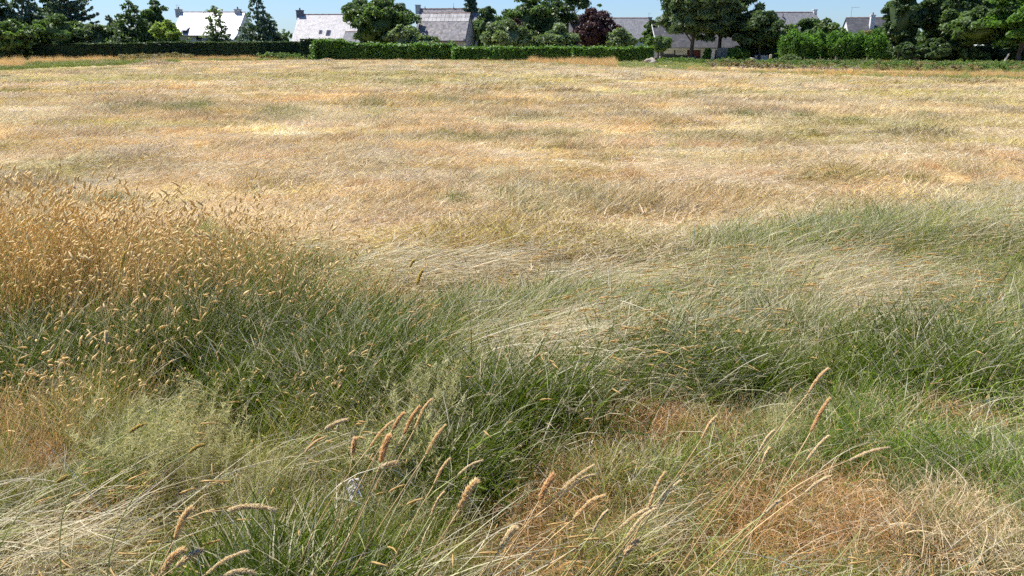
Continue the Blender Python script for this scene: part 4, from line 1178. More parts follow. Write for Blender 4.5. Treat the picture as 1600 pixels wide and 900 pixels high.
S = np.stack([score[k] + RNG.gumbel(size=len(X))*.13 for k in names], 1)
kind = np.array(names)[S.argmax(1)]
kind[in_field] = 'field'
gap = (fbm(X*2.1+61, Y*2.1, 3, 3) < .42) & (kind == 'green') & (RNG.random(len(X)) < .9)
kind[gap] = 'gap'
hollow = (RNG.random(len(X)) < .75*np.maximum(gauss(u, v, 230, 515, 170, 30), gauss(u, v, 560, 560, 70, 25))) & (kind != 'field')
kind[hollow] = 'gap'
kind[(RNG.random(len(X)) < .9*np.maximum(gauss(u, v, 680, 428, 110, 9), gauss(u, v, 1160, 392, 60, 9)))] = 'gap'
# how tall the sward grows, from the plan
hs = .85 + .6*(fbm(X*1.1+20, Y*1.1, 2)-.5)
hs = hs + .35*gauss(u, v, 300, 480, 330, 80) + .25*gauss(u, v, 600, 560, 80, 60) - .35*gauss(u, v, 1300, 800, 300, 90)
hs = (hs + .15*gauss(u, v, 1400, 560, 200, 60))*np.interp(Y, [1.2, 2.2, 3.2], [.72, .8, 1.0])
Z = ground_z(X, Y)
sc_ = sward_colour(X, Y)*RNG.uniform(.7, 1.3, len(X))[:, None]; fcol = field_colour(X, Y)
straw_n = fbm(X*2+50, Y*2, 0)
for k, protos, label in (('green', GREEN_P, 'tangled green grass of the near verge'), ('lodged', LOD_P, 'pale flattened long grass lying towards the right'),
                         ('fuzz', FUZZ_P, 'fine rusty orange dried grass in low patches'), ('straw', STRAW_P, 'dry blond grass thatch near the camera'),
                         ('fluff', FLUFF_P, 'soft pale green panicles of bent grass on the left')):
    m_ = kind == k
    # thin green blades come up through every patch
    n = m_.sum(); x, y, z = X[m_], Y[m_], Z[m_]
    if k == 'green': tint = sc_[m_]; dry = np.clip(.07 + .6*(straw_n[m_]-.45), .02, .4); rot = jit(n, .7); s = hs[m_]*RNG.uniform(.8, 1.2, n)
    if k == 'lodged': tint = sc_[m_]*.6+GREY*.5; dry = np.clip(.42 + 1.4*(straw_n[m_]-.5) + .4*gauss(u[m_], v[m_], 900, 500, 190, 30) + .4*gauss(u[m_], v[m_], 1350, 420, 150, 40), .15, .95); rot = jit(n, .5) + .12; s = RNG.uniform(.7, 1.1, n)
    if k == 'fuzz':
        tint = (ORANGE*np.array((.93,.87,.70)))*(RNG.uniform(.75, 1.15, n)[:, None]); pk = gauss(u[m_], v[m_], 190, 612, 70, 30)[:, None]; tint = tint*(1-pk)+PINK*pk
        dry = RNG.uniform(.1, .6, n); rot = RNG.uniform(0, 6.28, n); s = RNG.uniform(.8, 1.3, n)
    if k == 'straw': lf_ = (X[m_] < 0)[:, None]; tint = np.where(lf_, OLIVE*1.15, STRAW_PALE*(.6+.5*straw_n[m_])[:, None]); dry = RNG.uniform(.3, .75, n); rot = jit(n, .6); s = RNG.uniform(.8, 1.25, n)
    if k == 'fluff': tint = (OLIVE*.8+LUSH*.35)*RNG.uniform(.8, 1.3, n)[:, None]; dry = RNG.uniform(.05, .5, n); rot = jit(n, .6); s = RNG.uniform(.45, .95, n)
    scatter({'green': 'green_grass', 'lodged': 'flattened_grass', 'fuzz': 'rusty_grass', 'straw': 'blond_grass', 'fluff': 'panicle_grass'}[k], label, protos,
            x, y, z, (jit(n, .1), jit(n, .1)+.06), rot, s, tint, dry)
# sprinkle of green tufts in dry patches and straw litter in green ones
m_ = (kind != 'field') & (kind != 'green') & (RNG.random(len(X)) < .32)
n = m_.sum(); scatter('stray_grass', 'loose green blades growing through the dry patches', GREEN_P, X[m_]+jit(n, .04), Y[m_]+jit(n, .04), Z[m_], (jit(n, .15), jit(n, .15)), RNG.uniform(-1, 1, n), RNG.uniform(.45, .8, n), sc_[m_], RNG.uniform(.1, .4, n), sz=RNG.uniform(.6, 1, n))
m_ = (kind == 'green') & (RNG.random(len(X)) < .03)
n = m_.sum(); scatter('grass_litter', 'dry pale blades lying over the green grass', LOD_P, X[m_]+jit(n, .04), Y[m_]+jit(n, .04), Z[m_]+.05, (jit(n, .12), jit(n, .12)), jit(n, .6), RNG.uniform(.5, .9, n), GREY*1.3*np.ones((n, 3)), RNG.uniform(.5, .95, n))

# ---- mown field, near to far
m_ = kind == 'field'
xf, yf = rand_area(5200, 4.5, 26, .72, 1.2)
uf, vf = pix(xf, yf, .2)
keep = (vf < field_edge(uf) + jit(len(xf), 8))
xf, yf = xf[keep], yf[keep]
X2 = np.concatenate([X[m_], xf]); Y2 = np.concatenate([Y[m_], yf]); n = len(X2)
c2 = field_colour(X2, Y2)
lum = (c2[:, 0]-c2[:, 2])
drf = np.clip(.35 + .9*(fbm(X2*1.2, Y2*2.2, 1)-.5), .1, .8) * np.where(c2[:, 1] > c2[:, 0]*.98, .35, 1)
scatter('mown_grass', 'dry mown grass of the near part of the field', FIELD_P, X2, Y2, ground_z(X2, Y2), (jit(n, .08), jit(n, .08)), jit(n, .9),
        RNG.uniform(.75, 1.25, n)*(1+.02*Y2), c2*RNG.uniform(.7, 1.22, n)[:, None]*np.stack([np.ones(n), RNG.uniform(.9, 1.06, n), RNG.uniform(.7, 1.15, n)], 1), drf, sz=np.clip(.3+2.2*(fbm(X2*.9+7, Y2*1.8, 2)-.3), .3, 1.4))
xf, yf = rand_area(12000, 22, 96, .72, 2.0)
uf, vf = pix(xf, yf, .05)
edge_far = np.interp(uf, [-300, 0, 170, 300, 560, 870, 1000, 1200, 1600, 1900], [118, 112, 103, 97, 95, 99, 107, 114, 127, 132])
keep = vf > edge_far - 1
xf, yf = xf[keep], yf[keep]; n = len(xf); c2 = field_colour(xf, yf)
scatter('distant_mown_grass', 'dry mown grass of the far part of the field', FAR_P, xf, yf, ground_z(xf, yf), (jit(n, .03), jit(n, .03)), RNG.uniform(-1, 1, n),
        RNG.uniform(.8, 1.3, n), c2*RNG.uniform(.72, 1.22, n)[:, None]*np.stack([np.ones(n), RNG.uniform(.92, 1.06, n), RNG.uniform(.75, 1.15, n)], 1), np.clip(.35+.9*(fbm(xf*.4, yf*.7, 1)-.5), .1, .7), sz=np.clip(.3+2.4*(fbm(xf*.35+7, yf*1.1, 2)-.3), .3, 1.7))

# ---- flattened pale straw lying in streaks, and tawny clumps missed by the mower
MAT_P = [proto('straw_mat', [blades(150, .30, (.10, .32), (1.2, 1.55), (1.35, 1.75), (.1, 1.3), .0036, 2, rg, wob=.5, zlift=.07)], M_STRAW) for i in range(4)]
CLUMP_P = [proto('tawny_clump', [blades(170, .10, (.10, .26), (.0, .7), (.4, 1.6), (.2, 2.4), .0034, 3, rg, wob=.4)], M_STRAW) for i in range(4)]
xm, ym = rand_area(9000, 5, 80, .72, 1.5)
um, vm = pix(xm, ym, .1)
xn, yn = rand_area(1500, 4.5, 16, .72, 1.5)
un_, vn_ = pix(xn, yn, .15)
xm = np.concatenate([xm, xn]); ym = np.concatenate([ym, yn]); um = np.concatenate([um, un_]); vm = np.concatenate([vm, vn_])
ok = (vm < field_edge(um)-4) & (vm > np.interp(um, [-300, 0, 170, 300, 560, 870, 1000, 1200, 1600, 1900], [118, 112, 103, 97, 95, 99, 107, 114, 127, 132])+1)
nz = fbm(xm*.45+11, ym*2.2, 1, 4)
pk = np.zeros(len(xm))
for (a, b, c, d) in ((530, 190, 60, 8), (60, 178, 90, 6), (780, 340, 160, 12), (250, 325, 100, 8), (620, 345, 120, 10), (900, 335, 60, 8), (1080, 112, 180, 5), (1200, 250, 150, 8), (700, 180, 60, 5), (1350, 150, 120, 5), (340, 210, 60, 4)):
    pk += gauss(um, vm, a, b, c, d)
swath = np.sin((xm + 0.118 * ym) * 2 * np.pi / 3.4 + 2.2 * fbm(xm * 0.1, ym * 0.08, 2))
k_ = ok & (nz + .24*pk + .05*swath > .585); n = k_.sum(); x, y = xm[k_], ym[k_]
scatter('straw_streaks', 'pale flattened straw lying in streaks on the mown field', MAT_P, x, y, ground_z(x, y)+.01, (jit(n, .06), jit(n, .06)), jit(n, .5), RNG.uniform(.6, 1.1, n)*(.85+.012*y),
        WHITE*RNG.uniform(.8, 1.1, n)[:, None], RNG.uniform(.3, .9, n))
nz2 = fbm(xm*.7+31, ym*1.8+8, 2, 4)
k_ = ok & (nz2 > .655); n = k_.sum(); x, y = xm[k_], ym[k_]
scatter('tawny_clumps', 'tawny clumps of longer dry grass missed by the mower', CLUMP_P, x, y, ground_z(x, y), (jit(n, .15), jit(n, .15)+.1), jit(n, .8), RNG.uniform(.4, .95, n)*(.75+.016*y),
        np.where(RNG.random(n)[:, None] < .6, ORANGE*.9+GOLD*.15, np.where(RNG.random(n)[:, None] < .5, OLIVE*1.2, GOLD))*RNG.uniform(.75, 1.1, n)[:, None], RNG.uniform(.1, .5, n))

# ---- green tufts left standing in the field
tf = []
for (px_, py_, n_, rx_, ry_) in ((300, 176, 40, 26, 6), (210, 174, 14, 22, 4), (582, 165, 16, 14, 6), (680, 160, 18, 24, 7), (1162, 186, 9, 7, 2), (1250, 186, 6, 5, 1.5),
                                 (1330, 193, 8, 14, 3), (150, 316, 14, 40, 5), (885, 325, 24, 120, 10), (1460, 185, 8, 12, 3), (1035, 198, 9, 12, 2), (860, 214, 16, 50, 3), (645, 130, 12, 20, 3),
                                 (700, 215, 9, 30, 3), (440, 180, 12, 25, 3), (1320, 286, 5, 70, 6), (50, 130, 8, 12, 3), (830, 350, 14, 30, 6)):
    for _ in range(int(n_*.75)+1):
        q = on_plane(px_ + random.gauss(0, rx_*.75), py_ + random.gauss(0, ry_*.4), 0)
        tf.append((q.x, q.y))
tf = np.array(tf); n = len(tf)
scatter('standing_tufts', 'green tufts left standing in the mown field', CLUMP_P, tf[:, 0], tf[:, 1], ground_z(tf[:, 0], tf[:, 1]), (jit(n, .1), jit(n, .1)+.1), jit(n, .5),
        RNG.uniform(.4, 1.1, n)*(.8+.02*tf[:, 1]), (GREEN*.75+OLIVE*.25)*RNG.uniform(.6, 1.1, n)[:, None], RNG.uniform(.0, .3, n), sz=.95)

# ---- tall seeding grass clump on the left
xt = RNG.uniform(-5.5, -.2, 1300); yt = RNG.uniform(2.7, 6.3, 1300)
ut, vt = pix(xt, yt, .65)
front = np.interp(ut, [-300, 0, 250, 430, 560, 680], [4.05, 4.0, 3.95, 3.85, 3.65, 3.5])
cl_ = fbm(xt*1.9+4, yt*1.9, 1, 3)
dens = np.clip((600-ut)/330, 0, 1)*np.clip((yt-front)/.2, 0, 1)*np.clip((5.05+.8*fbm(xt, yt, 0)-yt)/.9, 0, 1)**1.2
dens = dens*np.clip((cl_-.36)/.2, .12, 1.2)
dens = np.maximum(dens, .05*(ut < 620)*(yt > 2.75))
keep = RNG.random(len(xt)) < dens*.8
xt, yt, ut = xt[keep], yt[keep], ut[keep]; n = len(xt)
hz = np.interp(ut, [0, 200, 430, 560, 690], [1.0, 1.0, .84, .68, .5])*np.interp(yt, [2.7, 3.4, 4.4, 6], [.55, .8, 1.02, 1.0])
scatter('tall_seeding_grass', 'tall golden grass with ripe seed heads standing on the left, green at its foot', TALL_P, xt, yt, ground_z(xt, yt), (jit(n, .12), jit(n, .14)+.05), RNG.uniform(-1.8, 1.8, n),
        hz*RNG.uniform(.6, 1.08, n), GREEN*RNG.uniform(.7, 1.2, n)[:, None], RNG.uniform(.05, .6, n))
# long blades without heads, blown over to the right at the right edge of the field
WISP_P = [proto('wisp', [blades(70, .16, (.25, .6), (.7, 1.25), (1.1, 1.7), (.1, .8), .0022, 5, rg, wob=.45, heads=.04, headlen=.03, headw=.006),
                         blades(110, .14, (.15, .4), (.1, .8), (.6, 1.6), (.2, 1.8), .0026, 4, rg, wob=.4)], M_GRASS) for i in range(4)]
def clumps(name, label, protos, spots, tint, dlo, dhi, s0, s1, lean=.1, zlev=.25, spread=.5):
    P_ = []
    for (a, b, ra, rb, k) in spots:
        for _ in range(k):
            q = on_plane(a + random.gauss(0, ra*.5), b + random.gauss(0, rb*.5), zlev); P_.append((q.x, q.y))
    P_ = np.array(P_); n = len(P_)
    scatter(name, label, protos, P_[:, 0], P_[:, 1], ground_z(P_[:, 0], P_[:, 1]), (jit(n, .1), jit(n, .1)+lean), jit(n, spread), RNG.uniform(s0, s1, n), tint*RNG.uniform(.7, 1.25, n)[:, None], RNG.uniform(dlo, dhi, n))
clumps('wind_blown_grass', 'straw and green wispy grass blown over at the right edge of the field', WISP_P, [(1570, 300, 100, 35, 30), (1480, 340, 120, 30, 14), (1340, 430, 130, 30, 16), (1200, 385, 140, 14, 10)], OLIVE, .35, .85, .7, 1.15, .15)
clumps('pale_swaths', 'bleached long grass flattened in swaths over the green verge', LOD_P, [(900, 505, 170, 26, 34), (1340, 430, 120, 34, 26), (690, 408, 150, 8, 20), (1000, 425, 160, 8, 12), (1190, 400, 120, 12, 12), (30, 812, 90, 14, 3)], GREY*1.2, .75, 1.0, .8, 1.15, .05, .2, .35)
clumps('foot_tufts', 'tall green leaves at the foot of the seeding grass, tint darkened for its shade', GREEN_P, [(240, 480, 300, 18, 46), (520, 520, 110, 24, 14)], GREEN*.62, .0, .10, 1.2, 1.75, .05, .3, 1.2)  # green darkened to paint in the shade of the tall clump
clumps('green_hummocks', 'dense green hummocks rising along the edge of the mown field on the right', GREEN_P, [(1165, 372, 70, 22, 11), (1390, 345, 110, 26, 24), (1270, 358, 90, 20, 6), (1560, 352, 70, 24, 10), (1050, 470, 120, 14, 14), (1250, 470, 140, 12, 16), (1500, 430, 100, 20, 18), (1150, 430, 120, 10, 8), (760, 445, 120, 10, 16), (900, 440, 100, 8, 8)], (GREEN*.8+GREY*.25), .05, .5, .7, 1.4, .2)
clumps('dark_tufts', 'tall dark green tufts standing out of the near verge', GREEN_P, [(560, 545, 70, 30, 26), (430, 530, 120, 30, 26), (60, 520, 90, 30, 14), (300, 470, 120, 20, 8), (700, 650, 60, 20, 8), (430, 860, 90, 30, 10), (1060, 520, 120, 20, 16), (1480, 520, 100, 25, 20), (800, 570, 100, 20, 14)], GREEN*.78, .0, .14, 1.05, 1.55, .1, spread=1.0)

# ---- rank growth along the far edges of the field
def strip(name, label, protos, px0, px1, top, bot, n, size, tint, dry, sz=1.0):
    px_ = RNG.uniform(px0, px1, n); f = RNG.random(n)
    t_ = np.interp(px_, *top); b_ = np.interp(px_, *bot); py_ = t_ + (b_-t_)*f
    q = [on_plane(a, b, 0) for a, b in zip(px_, py_)]
    x = np.array([p.x for p in q]); y = np.array([p.y for p in q])
    scatter(name, label, protos, x, y, ground_z(x, y), (jit(n, .08), jit(n, .08)), RNG.uniform(-3, 3, n), size*RNG.uniform(.6, 1.3, n)*(.6+.8*fbm(x*.3, y*.3, 1)), np.asarray(tint)*RNG.uniform(.8, 1.2, n)[:, None], dry, sz)
strip('rough_grass', 'rough tawny grass along the left edge below the clipped hedge', RANK_P, -150, 480, ([-150, 480], [90, 92.5]), ([-150, 0, 170, 300, 480], [112, 107, 97, 97, 96]), 1500, .62, GOLD*.8, .7)
strip('nettles', 'low green weeds along the left edge of the field', RANK_G, 40, 480, ([40, 170, 270, 480], [101, 97, 94, 94]), ([40, 170, 270, 300, 480], [107, 102, 100, 97, 97]), 1400, .48, GREEN*1.1, .05)
strip('short_weeds', 'short dark green weeds at the far left corner of the field', RANK_G, -150, 52, ([-150, 52], [110, 104]), ([-150, 52], [115, 109]), 420, .42, GREEN, .05)
strip('dead_weeds', 'brown dead weeds below the clipped hedge', BROWN_P, 190, 300, ([190, 300], [91, 93]), ([190, 300], [97, 95]), 200, 1.1, OLIVE, .3)
strip('green_weeds', 'mixed green weeds at the foot of the hedges', WEED_P, 410, 505, ([410, 505], [91, 93]), ([410, 505], [95.5, 96]), 200, 1.15, OLIVE, .3)
strip('hedge_foot_grass', 'short rough grass along the foot of the laurel hedge', RANK_P, 520, 900, ([520, 900], [94.5, 97.5]), ([520, 900], [96.5, 99.5]), 500, .28, OLIVE*.8, .35)
strip('tawny_grass', 'tawny standing grass in front of the hedge below the plum tree', RANK_P, 828, 962, ([828, 962], [98, 99]), ([828, 870, 962], [99.5, 103, 107]), 330, .66, GOLD, .85)
strip('verge_grass', 'green rough grass to the right of the tawny strip', RANK_G, 860, 1110, ([860, 945, 1110], [101, 98, 99]), ([860, 945, 1000, 1110], [104, 107.5, 109, 113]), 900, .36, GREEN*1.3, .15)
strip('verge_weeds', 'green weeds along the right side of the field below the bamboo', WEED_P, 1010, 1620, ([1010, 1620], [96, 102]), ([1010, 1240, 1420, 1620], [100, 104, 110, 116]), 620, .62, OLIVE, .3)
strip('verge_tussocks', 'rough tussocks among the weeds on the right side of the field', RANK_G, 1010, 1620, ([1010, 1620], [97, 102]), ([1010, 1240, 1420, 1620], [102, 106, 111, 117]), 1300, .42, GREEN*1.3, .12)
strip('verge_dead_weeds', 'brown dead weeds among the green ones on the right', BROWN_P, 1100, 1600, ([1100, 1600], [98, 104]), ([1100, 1420, 1600], [105, 112, 116]), 260, .6, OLIVE, .3)
strip('edge_grass', 'tawny grass between the rubble and the mown field on the right', RANK_P, 1070, 1700, ([1070, 1300, 1700], [107.5, 112, 119]), ([1070, 1300, 1700], [113, 117, 127]), 1000, .36, GOLD*.85, .7)
strip('edge_weeds', 'thin green growth at the right hand edge of the mown field', RANK_G, 1000, 1700, ([1000, 1300, 1700], [108, 113, 119]), ([1000, 1300, 1700], [113, 118, 130]), 1100, .3, GREEN*1.3, .15)

# rubble: small grey stones heaped along the right edge
rb = MB()
rr_ = random.Random(4)
V, F, o_ = [], [], 0
for i in range(420):
    px_ = rr_.uniform(1105, 1345); py_ = rr_.gauss(np.interp(px_, [1105, 1345], [103.5, 109]), 1.6)
    q = on_plane(px_, py_, 0); s = rr_.uniform(.04, .11)
    zz0 = float(ground_z(q.x, q.y)) + rr_.uniform(.0, .18)
    ico = [(1,0,0),(-1,0,0),(0,1,0),(0,-1,0),(0,0,1),(0,0,-1),(.6,.6,.6),(-.6,.6,.5)]
    for c in ico[:6]: V.append((q.x + c[0]*s*rr_.uniform(.7,1.4), q.y + c[1]*s*rr_.uniform(.7,1.3), zz0 + c[2]*s*rr_.uniform(.5,.9)))
    F += [(o_,o_+2,o_+4),(o_+2,o_+1,o_+4),(o_+1,o_+3,o_+4),(o_+3,o_,o_+4),(o_+2,o_,o_+5),(o_+1,o_+2,o_+5),(o_+3,o_+1,o_+5),(o_,o_+3,o_+5)]
    o_ += 6
tag(link('rubble', np_mesh('rubble', V, np.array(F), simple('rubble_stone', (.27, .22, .18), .95, .4, 2))), 'grey broken rubble along the right edge of the field', kind='stuff')

# straw heaps at the left edge
def heap(px_, py_, w, hgt, label):
    q = on_plane(px_, py_, 0)
    X_ = q.x + RNG.normal(size=260)*w*.42; Y_ = q.y + RNG.normal(size=260)*w*.3
    Zt = hgt*np.exp(-((X_-q.x)/(w*.5))**2 - ((Y_-q.y)/(w*.4))**2)
    V = []; F = []; A = []; o = 0
    v, f, a = blades(2600, .1, (.15, .45), (.9, 1.5), (1.2, 1.9), (0, PI), .02, 2, RNG)
    v = v.reshape(2600, -1, 3); k = RNG.integers(0, 260, 2600)
    v = v + np.stack([X_[k]-q.x, Y_[k]-q.y, Zt[k]*RNG.uniform(.3, 1, 2600)], 1)[:, None]
    v[..., 0] -= 0; 
    me = np_mesh('straw_heap', v.reshape(-1, 3), f, M_HEAP)
    ob = link('straw_heap', me); ob.location = (q.x, q.y, 0)
    tag(ob, label, 'straw heap')
M_HEAP = simple('heap_straw', (.66, .55, .36), .8, .2, 3)
heap(155, 100.5, 1.6, .25, 'pale straw heap at the left edge, nearer the left frame side')
heap(243, 101.5, 2.4, .45, 'larger pale straw heap beside green weeds at the left edge')
heap(512, 96.5, 1.0, .3, 'small pale straw heap where the two hedges meet')

# ------------------------------------------------------------------ single seed heads standing over the near grass
def seed_mat(name, c0, c1):
    m, nt, N, L = new_mat(name)
    out = N.new('ShaderNodeOutputMaterial'); p = N.new('ShaderNodeBsdfPrincipled'); t = N.new('ShaderNodeBsdfTranslucent'); mx = N.new('ShaderNodeMixShader'); mx.inputs[0].default_value = .58
    a = N.new('ShaderNodeAttribute'); a.attribute_name = 'bl'; s = N.new('ShaderNodeSeparateColor'); L.new(a.outputs['Color'], s.inputs[0])
    c = N.new('ShaderNodeMix'); c.data_type = 'RGBA'; c.inputs[6].default_value = (*c0, 1); c.inputs[7].default_value = (*c1, 1); L.new(s.outputs[1], c.inputs[0])
    L.new(c.outputs[2], p.inputs['Base Color']); L.new(c.outputs[2], t.inputs[0]); p.inputs['Roughness'].default_value = .6
    L.new(p.outputs[0], mx.inputs[1]); L.new(t.outputs[0], mx.inputs[2]); L.new(mx.outputs[0], out.inputs[0])
    return m
SM = {'tan': seed_mat('tan_seed', (.86, .62, .32), (.99, .85, .55)), 'pale': seed_mat('pale_seed', (.88, .70, .42), (.98, .88, .62)),
      'orange': seed_mat('orange_seed', (.80, .52, .24), (.97, .74, .42)), 'yellow': seed_mat('yellow_seed', (.66, .48, .10), (.90, .74, .28))}
M_STEM = {'tan': simple('tan_stem', (.62, .42, .20), .6, .2, 20), 'green': simple('green_stem', (.40, .42, .14), .6, .2, 20), 'pale': simple('pale_stem', (.72, .64, .46), .6, .1, 20)}

def bez(p0, p1, p2, t): return p0*(1-t)**2 + p1*2*t*(1-t) + p2*t*t

def stalk(tx, ty, bx, by, zb, label, col='tan', w=.011, fluffy=0.0, stem='tan', rlean=.22, rback=.02):
    zb = zb + .07; w = w*(.55 if fluffy < .4 else .64)
    """seed head from photo point (bx,by) to tip (tx,ty); head base at height zb over the ground"""
    rng = np.random.default_rng(int(tx*7+ty))
    B = on_plane(bx, by, zb)
    # the head rises towards its tip
    d_ = (B - Vector((0, 0, EYE))).length
    slant = math.hypot(tx-bx, ty-by)/FPX*d_
    up = max(0.0, (by-ty))/FPX*d_
    T = at(tx, ty, B.y + .15*slant)
    zb0 = zb
    root_p = Vector((B.x - rlean*(.7+.5*rng.random()), B.y + rback + .05*rng.normal(), 0)); root_p.z = float(ground_z(root_p.x, root_p.y))
    t = thing('grass_stalk', root_p, label, 'grass stalk', 'seed heads standing over the near grass')
    hd = (T-B)
    c = B - hd.normalized()*zb*.5
    m = MB(); pts = [bez(root_p, c, B, k/8) - root_p for k in range(9)]
    m.tube(pts, [.0021 - .0009*k/8 for k in range(9)], 5)
    st_ = m.build('stem', M_STEM[stem], t, True)
    # a withered leaf on the stem
    lv = MB(); q = pts[3]; az = rng.random()*6.28; ll = .06+.07*rng.random(); dx = Vector((math.cos(az), math.sin(az), 0)); wx = Vector((-dx.y, dx.x, 0))
    lp = [q + dx*ll*k/6*(1-.04*k) + Vector((0, 0, ll*(.9*k/6 - .95*(k/6)**2))) for k in range(7)]
    vs = []
    for k in range(7): vs += [lp[k]-wx*.0013*(1-k/6.5), lp[k]+wx*.0013*(1-k/6.5)]
    lv.add(vs, [(2*k, 2*k+1, 2*k+3, 2*k+2) for k in range(6)])
    lv.build('leaf', M_STEM['green'], t)
    # head: curved axis covered with small pointed spikelets
    Lh = hd.length; axis = hd.normalized(); side = axis.orthogonal().normalized(); s2 = axis.cross(side)
    sag = Vector((0, 0, -1))*Lh*(.06+.10*rng.random())
    V = []; F = []; A = []; o = 0
    n = int(150 + 170*fluffy)
    o0 = B - root_p
    for i in range(n):
        tt = (i + rng.random())/n
        cen = o0 + axis*Lh*tt + sag*math.sin(tt*PI)*-1
        prof = (1.75*max(.02, tt)**.35*(1.02-tt)**.62)*(1 + .25*math.sin(tt*14+tx)*(.4+fluffy))
        an = i*2.399
        rad = (side*math.cos(an)+s2*math.sin(an))
        r = w*.5*prof*(.55+.45*rng.random())
        l = (.0075+.005*rng.random())*(1+fluffy*.8); hw = .0010+.0005*rng.random()
        p_ = cen + rad*r*.4
        dr = (axis*1.0 + rad*(.22+.6*fluffy*rng.random())).normalized()
        tn = dr.cross(rad).normalized(); nn = dr.cross(tn)
        mid = p_ + dr*l*.45 + rad*r*.5
        vs = [p_, mid+tn*hw, mid+nn*hw, mid-tn*hw, mid-nn*hw, p_+dr*l+rad*r*.6]
        V += [tuple(x) for x in vs]; A += [(tt, rng.random(), 1, 1)]*6
        F += [(o, o+1, o+2), (o, o+2, o+3), (o, o+3, o+4), (o, o+4, o+1), (o+5, o+2, o+1), (o+5, o+3, o+2), (o+5, o+4, o+3), (o+5, o+1, o+4)]
        o += 6
    link('seed_head', np_mesh('seed_head', V, np.array(F), SM[col], {'bl': A}), t)

